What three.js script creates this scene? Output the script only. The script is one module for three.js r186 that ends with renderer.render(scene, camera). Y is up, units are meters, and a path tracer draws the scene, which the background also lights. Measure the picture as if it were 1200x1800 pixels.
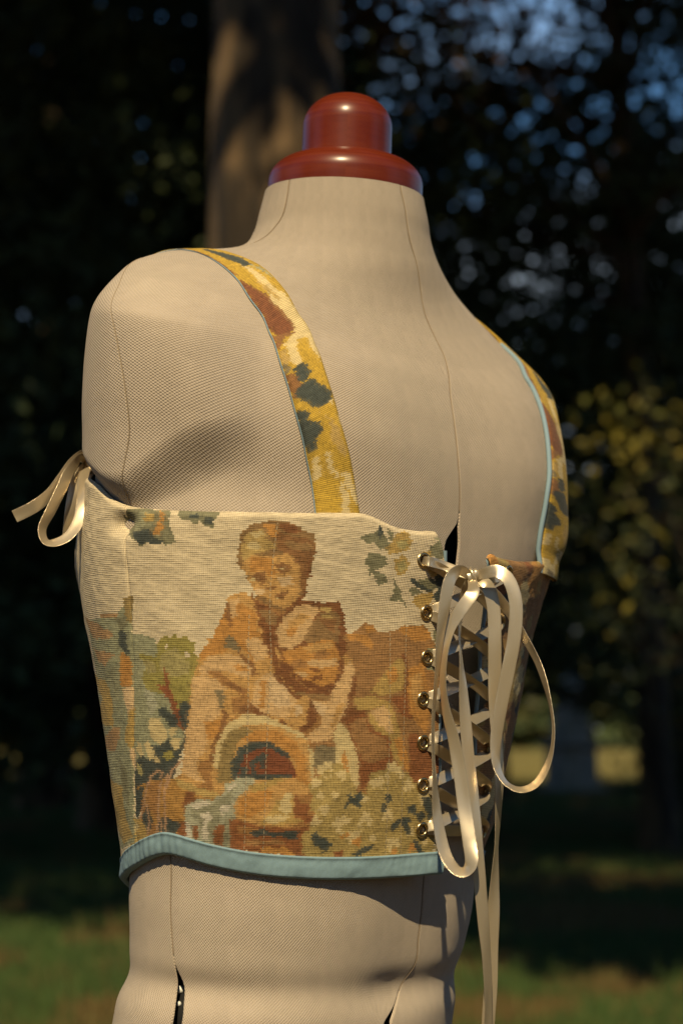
import * as THREE from 'three';
import { mergeGeometries } from 'three/addons/utils/BufferGeometryUtils.js';

// ------------------------------------------------------------------ camera, sky, sun, exposure
const EYE = new THREE.Vector3(0, 1.15, 1.31), PITCH = THREE.MathUtils.degToRad(6.9), FOV = 32;
const scene = new THREE.Scene();
const camera = new THREE.PerspectiveCamera(FOV, 682 / 1024, 0.05, 400);
camera.position.copy(EYE);
camera.lookAt(EYE.x, EYE.y + Math.sin(PITCH), EYE.z - Math.cos(PITCH));
camera.focus = 1.2;
camera.userData.fStop = 5.4;
scene.add(camera);
const renderer = new THREE.WebGLRenderer({ antialias: true });
renderer.toneMapping = THREE.LinearToneMapping;
renderer.toneMappingExposure = 1.17;
renderer.shadowMap.enabled = true;
renderer.setSize(682, 1024);
const SUN_AZ = THREE.MathUtils.degToRad(-6), SUN_EL = THREE.MathUtils.degToRad(46);
const SUN_DIR = new THREE.Vector3(Math.sin(SUN_AZ) * Math.cos(SUN_EL), Math.sin(SUN_EL), Math.cos(SUN_AZ) * Math.cos(SUN_EL));
const sun = new THREE.DirectionalLight(new THREE.Color().setRGB(1.0, 0.81, 0.49), 4.7);
sun.position.copy(SUN_DIR).multiplyScalar(60);
sun.castShadow = true;
sun.shadow.mapSize.set(4096, 4096);
Object.assign(sun.shadow.camera, { left: -25, right: 25, top: 25, bottom: -25, near: 1, far: 140 });
scene.add(sun, sun.target);
{ // clear blue sky with thin white haze and a few soft clouds low down
  const W = 512, H = 256, d = new Float32Array(W * H * 4);
  for (let j = 0; j < H; j++) for (let i = 0; i < W; i++) {
    const el = ((j + 0.5) / H - 0.5) * Math.PI, az = (i + 0.5) / W * Math.PI * 2, o = (j * W + i) * 4;
    const e = Math.max(0, el) * 57.3, low = 1 - THREE.MathUtils.smoothstep(e, 3, 19), high = THREE.MathUtils.smoothstep(e, 22, 46);
    const cl = 0.5 + 0.5 * Math.sin(az * 7 + 3 * Math.sin(el * 9)) * Math.sin(el * 23 + 2 * Math.sin(az * 5)), c = 0.7 * THREE.MathUtils.smoothstep(cl, 0.6, 0.9) * THREE.MathUtils.smoothstep(0.5 - Math.abs(el - 0.22), 0.25, 0.5);
    const mix = (zenith, blue, white) => { const q = blue + (zenith - blue) * high; return q + (white - q) * Math.max(low, c); };
    d[o] = mix(0.022, 0.115, 0.58); d[o + 1] = mix(0.07, 0.28, 0.62); d[o + 2] = mix(0.17, 0.54, 0.62); d[o + 3] = 1;
    if (el < 0) { d[o] = 0.03; d[o + 1] = 0.035; d[o + 2] = 0.02; }
  }
  const sky = new THREE.DataTexture(d, W, H, THREE.RGBAFormat, THREE.FloatType);
  sky.mapping = THREE.EquirectangularReflectionMapping; sky.magFilter = THREE.LinearFilter; sky.needsUpdate = true;
  scene.background = sky; scene.environment = sky;
}

// ------------------------------------------------------------------ small helpers
const { clamp, smoothstep, lerp, degToRad: R } = THREE.MathUtils;
let seed = 7;
const rnd = () => { seed = (seed * 1664525 + 1013904223) >>> 0; return seed / 4294967296; };
const hash = (x, y, z = 0) => { let h = (Math.imul(x | 0, 374761393) + Math.imul(y | 0, 668265263) + Math.imul(z | 0, 974634777)) | 0; h = Math.imul(h ^ (h >>> 13), 1274126177); h ^= h >>> 16; return (h >>> 0) / 4294967296; };
function noise2(x, y, s = 0) {
  const ix = Math.floor(x), iy = Math.floor(y), fx = x - ix, fy = y - iy, u = fx * fx * (3 - 2 * fx), v = fy * fy * (3 - 2 * fy);
  return lerp(lerp(hash(ix, iy, s), hash(ix + 1, iy, s), u), lerp(hash(ix, iy + 1, s), hash(ix + 1, iy + 1, s), u), v);
}
const fbm = (x, y, s = 0, n = 4) => { let a = 0, w = 0.5, t = 0; for (let i = 0; i < n; i++) { a += w * noise2(x, y, s + i); t += w; x *= 2.03; y *= 2.03; w *= 0.5; } return a / t; };
const names = new Map();
const numbered = (n) => { const k = names.get(n) ?? 0; names.set(n, k + 1); return k ? n + '_' + String(k).padStart(3, '0') : n; };
function tag(o, label, category, group, kind) { if (label) o.userData.label = label; if (category) o.userData.category = category; if (group) o.userData.group = group; if (kind) o.userData.kind = kind; return o; }
function thing(name, label, category, pos = [0, 0, 0], group) { const g = new THREE.Group(); g.name = numbered(name); g.position.set(...pos); scene.add(g); return tag(g, label, category, group); }
function mesh(name, geo, mat, parent = scene) { const m = new THREE.Mesh(geo, mat); m.name = parent === scene ? numbered(name) : name; m.castShadow = m.receiveShadow = true; parent.add(m); return m; }
function part(name, geo, mat, parent) { const k = '#' + parent.uuid + name, n = names.get(k) ?? 0; names.set(k, n + 1); return mesh(n ? name + '_' + String(n).padStart(3, '0') : name, geo, mat, parent); }
function gridGeo(nu, nv, fn, closed = false) { // fn(i / nu, j / nv) -> [x, y, z, u, v]
  const p = [], uv = [], idx = [];
  for (let j = 0; j <= nv; j++) for (let i = 0; i <= nu; i++) { const q = fn(i / nu, j / nv, i, j); p.push(q[0], q[1], q[2]); uv.push(q[3] ?? i / nu, q[4] ?? j / nv); }
  for (let j = 0; j < nv; j++) for (let i = 0; i < nu; i++) { const a = j * (nu + 1) + i, b = a + 1, c = a + nu + 1, d = c + 1; idx.push(a, c, b, b, c, d); }
  const g = new THREE.BufferGeometry();
  g.setAttribute('position', new THREE.Float32BufferAttribute(p, 3)); g.setAttribute('uv', new THREE.Float32BufferAttribute(uv, 2)); g.setIndex(idx); g.computeVertexNormals();
  return g;
}
const crom = (a, b, c, d, t) => 0.5 * (2 * b + (c - a) * t + (2 * a - 5 * b + 4 * c - d) * t * t + (3 * b - a - 3 * c + d) * t * t * t);
function spline(keys, t) { // keys: arrays of numbers, t in 0 .. keys.length - 1
  const n = keys.length - 1, i = clamp(Math.floor(t), 0, n - 1), f = t - i, k = (j) => keys[clamp(j, 0, n)];
  return k(i).map((_, c) => crom(k(i - 1)[c], k(i)[c], k(i + 1)[c], k(i + 2)[c], f));
}

// ------------------------------------------------------------------ sighting: the survey units are 1/1800 of the picture's height
const FPX = 900 / Math.tan(R(FOV / 2)), SP = Math.sin(PITCH), CP = Math.cos(PITCH);
function sight(x, y, z) { // the point on that line of sight at depth z
  const a = (x - 600) / FPX, b = (900 - y) / FPX, dx = a, dy = SP + b * CP, dz = -CP + b * SP, s = (z - EYE.z) / dz;
  return new THREE.Vector3(EYE.x + dx * s, EYE.y + dy * s, z);
}
function seen(p) {
  const x = p.x - EYE.x, y = p.y - EYE.y, z = p.z - EYE.z, d = y * SP - z * CP, u = y * CP + z * SP;
  return [600 + (x / d) * FPX, 900 - (u / d) * FPX];
}

// ------------------------------------------------------------------ the body of the dress form: a stack of tilted ellipses
const TURN = R(46), CT = Math.cos(TURN), ST = Math.sin(TURN);
// left edge x y, right edge x y, depth / width, tilt towards the camera
const RINGS = [
  [466, 339, 744, 352, 1.0, -0.06], [456, 376, 752, 392, 1.0, -0.08], [446, 410, 757, 426, 0.95, -0.12], [424, 434, 771, 467, 0.84, -0.19], [358, 438, 797, 514, 0.66, -0.28],
  [287, 443, 832, 556, 0.55, -0.31], [228, 464, 880, 607, 0.49, -0.28], [206, 502, 924, 662, 0.49, -0.24], [188, 562, 953, 722, 0.53, -0.15],
  [178, 640, 968, 785, 0.58, -0.08], [174, 720, 974, 848, 0.62, -0.04], [174, 800, 972, 908, 0.65, 0], [173, 880, 962, 965, 0.67, 0], [166, 960, 948, 1025, 0.68, 0],
  [172, 1080, 918, 1120, 0.70, 0], [197, 1250, 893, 1250, 0.74, 0], [218, 1400, 862, 1400, 0.76, 0], [229, 1500, 838, 1500, 0.77, 0], [229, 1580, 829, 1590, 0.77, 0],
  [230, 1650, 815, 1655, 0.77, 0], [224, 1712, 799, 1715, 0.77, 0], [204, 1792, 790, 1795, 0.76, 0], [158, 1950, 800, 1950, 0.74, 0], [135, 2130, 822, 2130, 0.72, 0],
];
const NR = RINGS.length - 1, ringCache = new Map();
function ring(t) {
  const key = Math.round(t * 4000); if (ringCache.has(key)) return ringCache.get(key);
  const [xl, yl, xr, yr, k, kz] = spline(RINGS, t), n = Math.sqrt(CT * CT + k * k * ST * ST);
  let zl = 0, zr = 0, a = 0, cx = 0, cy = 0, roll = 0;
  for (let it = 0; it < 8; it++) {
    const L = sight(xl, yl, zl), P = sight(xr, yr, zr);
    a = (P.x - L.x) / 2 / n; cx = (P.x + L.x) / 2; cy = (P.y + L.y) / 2;
    roll = (P.y - L.y - kz * (zr - zl)) / (P.x - L.x);
    zl = (a * ST * CT * (1 - k * k)) / n; zr = -zl;
  }
  const r = { a, b: a * k, cx, cy, roll, kz }; ringCache.set(key, r); return r;
}
const bell = (x, w) => Math.exp(-(x * x) / (w * w));
const wrapDeg = (d) => { d = (d + 180) % 360; return (d < 0 ? d + 360 : d) - 180; };
const bust = (d, t) => 0.034 * (bell(d + 66, 22) + bell(d + 114, 22)) * smoothstep(t, 10.4, 12.6) * (1 - smoothstep(t, 13.2, 15));
// relief over the plain stack of ellipses, in metres; th in degrees (90 = middle of the back, 0 = left side)
function relief(th, t) {
  const d = wrapDeg(th), rt = wrapDeg(180 - th);
  let h = 0;
  const stump = (q) => smoothstep(q, -75, -25) * lerp(0.010, 0.017, smoothstep(q, -30, 18)) * (1 - smoothstep(q, 20, 44));
  const win = (q) => { const e = q < 5 ? 12.38 - 0.034 * (5 - q) : 12.38 - 1.1 * smoothstep(q, 8, 46), k = smoothstep(q, -12, 20), f = lerp(0.4, 1.35, smoothstep(q, -5, 24)); return smoothstep(t, 6.0, 8.0) * (1 - smoothstep(t, e - f, e + lerp(0.28, 0.05, smoothstep(q, 2, 14)))) * (1 - 0.38 * k * smoothstep(t, 7.8, 11.4)) * (1 + 0.42 * k); };
  h -= 0.005 * bell(d - 34, 17) * bell(t - 11.75, 0.75);                                       // hollow under the arm stump
  h += stump(d) * win(d) + stump(rt) * win(rt) * 0.6;
  h -= 0.006 * bell(d - 90, 16) * smoothstep(t, 6, 9) * (1 - smoothstep(t, 20, 21));     // furrow of the spine
  h += 0.004 * bell(d - 62, 16) * smoothstep(t, 6.5, 8.5) * (1 - smoothstep(t, 10, 12));  // shoulder blades
  h += 0.004 * bell(d - 118, 16) * smoothstep(t, 6.5, 8.5) * (1 - smoothstep(t, 10, 12));
  h -= 0.005 * bell(t - 19.9, 0.45) * (0.35 + 0.65 * bell(d - 20, 26) + 0.65 * bell(d - 96, 20)); // fold above the hips
  h += 0.003 * bell(t - 20.6, 0.5) + bust(d, t);
  return h;
}
function onBody(th, t, lift = 0, plain = false) {
  const r = ring(t), q = R(th), c = Math.cos(q), s = Math.sin(q);
  let nx = c / r.a, nb = s / r.b; const nl = Math.hypot(nx, nb); nx /= nl; nb /= nl;
  const h = lift + (plain ? 0 : relief(th, t)), l = r.a * c + nx * h, b = r.b * s + nb * h;
  const x = -CT * l + ST * b, z = ST * l + CT * b;
  return new THREE.Vector3(r.cx + x, r.cy + r.roll * x + r.kz * z, z);
}
// where on a surface (th, t) a sighted spot lies, near side only
function pick(surface, x, y, th0 = 45, t0 = null, lo = -38, hi = 142) {
  let best = [1e9, 0, 0];
  for (let t = 0; t <= NR; t += 0.25) for (let th = lo; th <= hi; th += 6) { const p = seen(surface(th, t)), e = (p[0] - x) ** 2 + (p[1] - y) ** 2; if (e < best[0]) best = [e, th, t]; }
  let [e, th, t] = best, st = 3, ss = 0.12;
  for (let it = 0; it < 60; it++) {
    let moved = false;
    for (const [i, j] of [[1, 0], [-1, 0], [0, 1], [0, -1], [1, 1], [1, -1], [-1, 1], [-1, -1]]) {
      const a = clamp(th + i * st, lo, hi), b = clamp(t + j * ss, 0, NR), p = seen(surface(a, b)), n = (p[0] - x) ** 2 + (p[1] - y) ** 2;
      if (n < e) { e = n; th = a; t = b; moved = true; }
    }
    if (!moved) { st /= 2; ss /= 2; }
    if (st < 1e-3) break;
  }
  return [th, t, Math.sqrt(e)];
}
const through = (pts) => (x) => { // piecewise smooth curve through sorted [x, y] points
  let i = 0; while (i < pts.length - 2 && x > pts[i + 1][0]) i++;
  const [a, b] = [pts[i], pts[i + 1]], f = clamp((x - a[0]) / (b[0] - a[0]), 0, 1);
  const sl = (j) => { const p = pts[Math.max(0, j - 1)], q = pts[Math.min(pts.length - 1, j + 1)]; return (q[1] - p[1]) / (q[0] - p[0]); };
  const h = b[0] - a[0], m0 = sl(i) * h, m1 = sl(i + 1) * h, f2 = f * f, f3 = f2 * f;
  return (2 * f3 - 3 * f2 + 1) * a[1] + (f3 - 2 * f2 + f) * m0 + (-2 * f3 + 3 * f2) * b[1] + (f3 - f2) * m1;
};

// ------------------------------------------------------------------ the corset follows the body a little way off
function corsetLift(th, t) {
  const d = wrapDeg(th);
  return bust(d, t) + 0.0052 - 0.0034 * smoothstep(t, 16, 17.3) * (1 - 0.5 * bell(d + 30, 22)) + smoothstep(t, 16.2, 17.5) * 0.007 * bell(d - 90, 20) + 0.0035 * bell(d - 92, 30) * smoothstep(t, 12, 13.5)
    - 0.0085 * bell(d - 2.5, 4.2) * bell(t - 12.78, 0.2) + 0.0012 * (fbm(th * 0.12, t * 2.2, 31) - 0.5) * 2;
}
const onCorset = (th, t, more = 0) => onBody(th, t, corsetLift(th, t) + more, true);

// cloth measure on the corset: metres round the body from the middle of the back, metres down from the shoulder blades
const ROUND = [0], DOWN = [0];
for (let i = 1; i <= 720; i++) ROUND.push(ROUND[i - 1] + onCorset(90 - i / 2, 14.5).distanceTo(onCorset(90 - (i - 1) / 2, 14.5)));
for (let i = 1; i <= 400; i++) DOWN.push(DOWN[i - 1] + onCorset(45, 10 + i / 50).distanceTo(onCorset(45, 10 + (i - 1) / 50)));
const readAt = (table, x) => { const i = clamp(Math.floor(x), 0, table.length - 2); return lerp(table[i], table[i + 1], x - i); };
const clothU = (th) => readAt(ROUND, clamp((90 - (th > 91 ? th - 360 : th)) * 2, 0, 720)), clothV = (t) => readAt(DOWN, clamp((t - 10) * 50, 0, 400));
const STITCH = 0.0012, COLS = 364, ROWS = 272, cellOf = (th, t) => [clothU(th) / STITCH, (clothV(t)) / STITCH];
// the weaver's cartoon: yarn letters, then outline corners counted in stitches across and down (@ = round tufts, ~ = twisted cords)
const CARTOON = `
BR:137 105 123 101 109 107 91 103 81 105 76 124 61 120 43 117 22 118 16 125 0 244 212 237 210 211 175 198 164 162 159 144
TL:197 56 170 57 169 65 165 74 170 76 173 74 178 73 185 76 192 71 202 63
G2:196 59 182 58 183 65 190 68
OC:184 58 178 59 178 63 184 63
OR:175 57 173 58 173 67 176 70 178 70 175 63
DG:192 68 181 67 177 71 172 73 174 75 181 74 187 75
TL:166 57 144 57 144 60 147 61 146 66 151 65 153 62 155 64 160 62 164 61
DG:159 59 154 58 154 61 158 61
DG:151 60 147 60 147 64 150 64
GG:197 121 182 124 178 129 174 141 170 162 169 178 182 194 213 194
G2:196 132 189 129 186 135 193 147 199 156
WA:192 144 188 149 185 159 191 166 193 155
OL:178 126 175 123 172 124 169 122 165 124 161 123 160 126 157 126 158 131 156 137 161 147 164 163 169 163 180 153 191 151 193 144 187 137 194 134 192 132 185 133 181 135 181 130
CR:175 128 173 127 173 129 175 130
CR:164 131 161 132 162 135 164 134
CR:165 125 164 125 164 127
O2:178 132 169 129 162 137 163 143 175 144 181 140
O2:192 134 183 137 182 141 189 143
RU:178 139 176 141 175 151 171 164 168 174 171 173 175 166 177 157 184 148 178 149
DG:185 161 180 160 177 163 173 166 173 171 179 171 180 167 184 165
DG:171 159 168 157 165 157 163 162 162 165 165 167 166 173 170 174 171 167 173 164
DG:209 192 203 186 197 189 192 183 196 180 186 181 180 177 178 181 172 181 170 173 169 178 174 187 178 195 183 204 200 207 206 204 215 212
CF:192 167 189 166 185 166 184 169 182 172 181 177 185 179 187 181 191 178 194 173
CF:196 178 199 181 197 186 196 190 193 189 191 185
CF:204 179 201 181 200 186 203 188 206 184
CF:180 172 174 171 175 175 179 177
CF:178 177 173 177 174 182 177 184 180 180
CF:192 187 189 188 187 191 192 191
OL:186 186 179 184 178 188 183 190
O2:207 191 202 194 205 200 208 195
SM:135 100 138 103 139 110 142 116 145 121 150 125 153 130 156 133 158 138 161 144 164 156 167 168 170 181 174 194 175 200 168 206 155 209 153 192 152 181 146 170 141 166 131 164 122 166 112 170 106 174 99 169 96 158 101 152 113 144 118 139 113 132 114 116 119 107 122 103 129 99
OR:142 115 138 106 135 103 124 109 123 120 121 128 127 136 131 130 137 126 142 131 151 133 156 136 156 133 149 125
SL:137 103 133 102 134 112 137 113
DB:139 105 137 105 137 113 136 118 138 119 139 113
GB:140 123 137 122 133 129 134 131 139 129 142 129
DK:126 99 122 104 112 110 108 111 112 119 115 129 114 137 110 147 106 153 110 148 115 141 118 135 121 126 123 111
HB:122 107 115 108 112 112 114 116 118 116
SL:130 124 123 123 119 129 120 134 126 136 129 131
SL:152 134 141 132 135 133 129 137 129 143 133 144 142 141 150 141 157 145 156 138
OR:138 138 135 137 130 140 132 141 136 141
DB:135 128 131 134 127 137 126 142 128 144 129 139 134 134
BR:154 141 146 141 142 145 136 149 131 151 132 155 139 152 145 149 149 144
DB:145 146 139 148 132 152 134 154 140 151
SL:161 144 153 144 146 147 144 150 146 161 153 169 156 178 158 184 165 191 164 198 159 202 167 200 174 197 171 181 166 166 163 154
GB:151 151 145 151 146 161 148 161 148 155
OR:158 168 145 167 148 172 154 178 157 177
DB:146 162 143 164 146 172 150 182 154 191 157 192 154 181 149 172
BR:161 190 155 189 155 207 168 205 159 202 164 194
BR:141 155 131 154 130 162 140 164
DB:136 159 129 158 124 163 131 164 138 164
SL:128 149 126 145 119 142 113 145 108 152 105 157 104 163 108 167 119 165 126 163 130 158
SH:119 144 114 146 110 151 108 159 115 161 120 157
OR:124 147 121 146 123 161 126 161
SM:110 165 107 159 102 155 97 158 96 163 97 169 103 174 110 171
SH:107 160 103 158 102 163 106 166
DK:97 155 94 158 93 164 96 171 102 175 106 174 100 169 99 163
DK:130 159 122 165 112 168 106 173 108 174 117 169 128 166
DK:116 140 111 147 108 151 102 155 105 157 109 152 115 146 118 143
HB:132 67 128 63 122 61 117 60 112 60 106 62 97 65 95 69 95 78 96 80 96 89 98 91 98 99 100 100 101 104 107 107 110 108 118 105 123 100 125 95 128 92 130 88 133 84 133 76 133 72
YH:131 71 129 68 126 65 120 66 119 71 116 72 114 74 122 77 126 79 130 82 132 76
CF:128 67 122 66 121 68 126 70
CF:130 73 124 72 122 75 128 77
OR:122 62 116 62 114 69 118 69 120 65
SM:130 82 126 79 116 79 108 77 105 80 102 85 101 97 105 105 110 107 116 103 123 100 125 96 127 92 130 88
OR:127 80 116 80 114 87 116 91 120 87 127 88
DB:114 83 110 82 106 84 106 87 110 89 113 88
CF:112 85 110 84 110 85 112 86
DB:125 89 120 87 118 91 120 95 123 93 126 92
CF:126 91 124 91 124 93 126 93
DB:121 95 117 96 114 94 113 96 118 97
SH:113 90 106 89 105 93 110 95
SH:124 97 119 97 119 99 123 100
DB:114 100 107 97 107 98 109 100 108 102 113 102
CF:113 101 110 100 110 101 113 102
DB:115 66 105 68 96 69 95 78 97 80 98 85 98 98 100 99 102 85 105 79 109 77 114 76
HB:111 70 97 71 97 75 109 74
DK:99 80 97 80 96 89 98 90
DK:99 97 98 99 101 104 107 108 111 109 107 106 102 101
DK:115 61 106 62 104 65 111 66
DK:113 114 109 109 103 103 98 102 94 102 89 103 81 101 79 103 76 108 76 115 75 121 74 127 78 132 76 137 80 145 84 150 91 152 99 149 106 144 111 138 113 132 115 122
SL:113 116 107 110 103 105 95 104 90 107 94 112 95 117 97 121 100 125 107 129 112 128 114 121
SM:107 114 100 109 95 110 100 115 105 120 108 119
OR:107 118 102 116 104 121 108 123
HB:93 112 86 106 79 108 79 119 81 125 84 123 88 125 97 126 99 122
DB:90 111 85 109 81 112 82 119 87 116
YH:90 105 84 105 86 108 90 106
YH:88 109 84 109 84 111 89 111
OR:111 130 100 127 91 124 84 123 81 128 79 132 81 141 84 147 90 149 98 146 105 143 107 138 111 135
SM:100 127 91 125 85 124 83 127 91 129 98 131
BR:108 136 103 134 98 136 99 139 106 140
BR:95 131 88 128 84 131 88 133 93 134
SL:98 135 89 134 81 133 81 137 91 139 97 138
DK:98 139 93 139 92 141 96 140
DK:96 144 90 142 89 142 90 145 95 146
SL:105 141 100 141 98 144 103 144
DK:111 134 107 144 99 150 91 152 84 150 85 155 97 154 105 153 110 147 113 140
HB:105 152 92 153 85 154 88 157 99 155 105 154
B2:77 120 71 118 64 112 59 113 57 117 47 116 42 113 28 111 22 115 20 120 25 124 23 135 24 144 19 162 7 179 0 207 18 210 22 198 29 201 43 194 59 197 62 207 65 208 92 200 98 190 96 181 97 177 92 172 79 166 75 153 73 143 75 131
OR:75 119 64 119 59 123 61 127 70 122 74 123
OR:44 114 29 112 22 115 21 119 32 122 41 117
OR:64 114 60 114 58 117 64 118
SM:77 131 72 134 71 138 74 140 77 136
SL:74 134 71 137 72 147 75 158 80 169 89 178 96 180 99 177 97 175 91 169 92 160 97 156 87 158 84 150 79 143
SH:96 157 88 159 90 166 94 163
SM:82 159 77 158 81 168 87 174 84 166
SL:97 176 89 172 84 174 85 178 94 180
DK:72 143 69 144 72 155 76 166 80 171 76 159
OC:62 152 55 143 47 135 39 129 38 143 41 151 54 154
OR:52 141 46 136 44 143 49 148
OR:37 138 26 133 24 144 20 162 21 175 31 168 38 160 39 146
SM:35 143 28 139 26 156 29 162 35 153
DK:41 129 39 129 37 139 38 159 41 155 40 143
RS:49 155 37 153 36 161 32 168 40 165 46 159
DK:75 161 63 161 65 165 71 166 77 168
OC:72 156 61 154 50 157 46 163 40 175 36 193 38 194 46 185 55 175 61 169 62 164 57 161 70 162
SL:61 163 53 159 48 164 45 175 49 175 56 169
RS:77 168 65 163 61 172 48 177 43 191 47 194 59 197 62 205 65 205 68 191 72 178
B2:75 169 65 166 61 174 51 178 46 188 60 191 66 189 71 178
CF:82 170 79 169 74 175 70 184 67 194 66 205 77 208 81 194 82 185 84 176
OR:78 187 76 184 73 194 75 200 77 194
RS:35 175 8 178 1 201 19 204 31 200 31 191
OR:45 178 39 177 32 191 30 197 36 193
GB:95 181 82 182 81 194 88 197 95 193
SM:154 192 152 181 146 172 139 166 130 164 119 166 107 172 99 178 96 187 95 199 98 208 155 207
OR:138 178 129 173 116 173 106 180 100 189 98 203 106 200 106 190 114 183 122 179 132 179
CF:143 168 134 164 126 165 120 166 112 170 102 175 97 178 106 176 116 171 125 169 135 170 143 174 148 181 151 194 154 194 152 182 147 173
CF:98 181 95 186 95 197 96 200 98 189
OB:148 180 143 174 135 171 130 173 139 179 142 187 144 201 152 202 151 192
RH:144 200 142 189 138 183 132 180 122 179 114 184 108 192 105 197 107 199
DG:144 200 143 190 139 183 132 179 120 179 113 184 109 187 112 188 118 184 123 182 131 184 136 187 137 193 134 194 135 199 138 199 139 194 140 200
DG:133 190 125 185 122 187 130 192 129 197 131 199 133 194
DG:127 190 124 189 125 194 127 194
DG:139 197 107 197 109 200 139 200
LG:211 206 196 201 179 200 166 205 152 208 153 211 164 210 172 209 170 222 173 233 187 230 204 224 204 211
BR:200 203 189 201 193 220 197 223 203 217
YH:180 199 173 201 166 204 151 208 153 211 164 209 176 205
DK:173 207 166 207 166 212 170 217 174 225 175 216
RS:179 225 172 223 174 235 182 233
DG:212 207 203 205 209 218 214 224 217 221
DG:208 221 203 217 199 223 205 232 210 227
DG:194 223 188 222 178 225 182 231 196 231
DG:192 198 188 196 189 201 194 201
OC:225 225 218 223 211 224 208 228 207 234 232 243
CF:226 228 216 226 214 229 226 233
WA:173 215 165 211 156 212 149 208 147 202 139 199 129 199 132 205 138 209 141 216 144 225 146 240 175 234
WG:170 217 159 215 148 209 142 204 145 214 152 222 157 233 163 233 165 222 169 223
CL:170 214 159 212 157 214 167 217
CL:152 215 144 213 146 217 151 220
CL:164 219 158 218 157 222 160 224 160 234 164 234 162 223
CL:174 225 171 224 172 234 175 233
CL:146 204 141 201 142 204 146 207
WG:149 222 144 221 146 239 151 238
RS:170 226 166 226 167 235 170 234
RS:155 226 149 225 151 238 157 236
SM:140 209 130 202 112 199 105 201 106 208 107 218 101 223 108 226 126 225 142 222 143 214
OR:140 211 129 205 119 206 123 215 133 221 141 219
OC:128 224 120 217 117 211 114 212 111 207 107 207 107 220 102 223 116 225
CF:114 208 108 207 108 218 111 219 116 217
CF:125 222 117 219 109 220 112 223 123 224
OC:133 203 116 199 112 200 123 205 132 207
RS:106 208 102 213 94 213 96 216 98 219 90 222 95 225 101 223 107 219
RS:146 222 140 223 126 226 105 227 97 225 100 232 97 243 111 242 146 239
BR:140 225 128 227 133 231 141 230
DG:133 229 126 227 118 229 102 228 104 233 109 233 115 231 131 232
B2:137 233 112 234 110 236 135 237
OR:126 238 111 237 104 242 127 241
OF:98 202 92 199 88 192 78 191 67 206 61 208 59 197 43 193 31 197 26 202 1 204 0 244 98 243 101 232 95 225 90 222 96 216 96 209
@CF:87 194 6 93 201 4 77 197 4 42 196 8 53 202 6 30 203 5 87 216 4 92 222 4 75 224 7 59 222 6 66 231 6 43 219 5 36 236 6 23 229 4 17 210 5 9 223 3 61 210 3 90 208 3 81 208 3 52 232 3 9 235 3
@OF:86 196 3 42 199 5 52 205 3 73 226 3 64 234 3 35 238 2 59 224 2 85 200 2
@OR:63 234 4 70 230 2 34 240 3 19 238 4 74 231 2 13 241 3
DG:74 208 71 207 70 210 68 210 67 208 64 206 62 210 65 213 62 215 65 216 68 213 72 213 74 216 76 215 72 211
DG:49 214 46 212 46 208 41 209 41 212 46 214 44 218 49 218
DG:30 215 23 214 21 219 17 218 12 222 17 224 23 220 27 219
DG:40 229 39 224 32 221 27 221 23 224 27 225 23 230 26 231 32 224 35 227 37 229
DG:95 230 91 228 89 231 84 233 80 236 85 241 89 238 94 236
DG:67 242 60 238 51 236 54 240 62 243
DG:19 210 11 210 5 220 9 223 15 217
DG:21 234 16 235 9 242 13 243
RS:78 240 73 239 72 243 78 243
TL:72 65 64 61 62 56 60 61 55 67 60 71 64 67 69 68
DG:63 58 62 56 60 62 62 65
TL:69 78 66 73 61 73 55 75 56 80 61 82 65 86 66 81
TL:63 82 57 84 53 88 59 91
TL:58 67 55 68 55 72 59 70
TL:52 84 46 92 39 103 45 98 51 99 49 92
TL:58 58 54 61 54 65 57 63
OC:54 65 52 60 47 58 43 63 43 69 49 71 56 73 57 69
O2:52 66 46 63 44 67 50 70
OC:52 76 48 72 42 76 44 83 49 84
O2:50 78 46 75 43 79 47 82
TL:32 66 26 61 23 59 19 70 24 72 30 70
G2:28 60 23 59 21 65 25 65
TL:36 86 27 83 20 88 26 92 32 90
TL:40 91 35 90 32 93 37 95
DG:41 84 33 88 24 91 26 93 35 90 40 87
OC:35 69 30 68 28 73 33 75
OC:31 80 23 78 20 84 27 83
OC:37 96 27 92 21 93 26 100 34 102
DG:26 82 18 80 14 98 24 95 21 89
OR:23 98 16 97 15 107 21 106
TL:20 114 12 111 12 138 19 137 18 125
GG:24 125 18 125 17 139 23 138
GG:249 113 208 113 202 108 193 106 212 195 224 239 264 245 259 162
OB:199 103 191 101 195 113 198 117 200 115
PE:263 110 232 115 209 122 216 124 242 123 252 116
PE:224 111 205 111 207 113 222 113
PE:247 128 214 132 226 138 239 135
OR:208 131 202 133 200 136 203 150 213 149
DG:205 119 200 122 202 126 200 132 204 133 208 126
TL:208 113 199 112 197 118 205 120
SH:212 150 202 149 203 159 209 166
OC:207 161 202 160 207 179 212 184 217 178
SH:213 184 207 183 209 194 213 192
OC:280 139 230 146 225 156 230 171 280 166 242 155
PE:229 171 220 170 224 178 234 185 280 183
G2:228 141 211 138 216 156 224 159
OC:280 200 230 205 231 225 225 235 245 241 275 227
TL:228 188 220 195 223 218 230 212
~RO:5 189 195 195 198 200 205 204 214 211 223
~RO:5 189 195 186 196 188 199
~RO:5 188 201 191 210 194 223 198 232
~RO:5 183 197 187 210 188 223 190 232
~RO:4 173 189 180 195 183 201 185 205
~RO:4 202 215 202 224 206 232
~RO:4 193 222 192 226 194 232
~ST:1 115 61 117 132 121 163 123 187 125 240
~ST:1 127 111 132 159 135 200 137 239
~ST:1 49 115 49 163 45 209 41 242
~ST:1 39 112 39 163 34 209 29 242
`;

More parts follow.
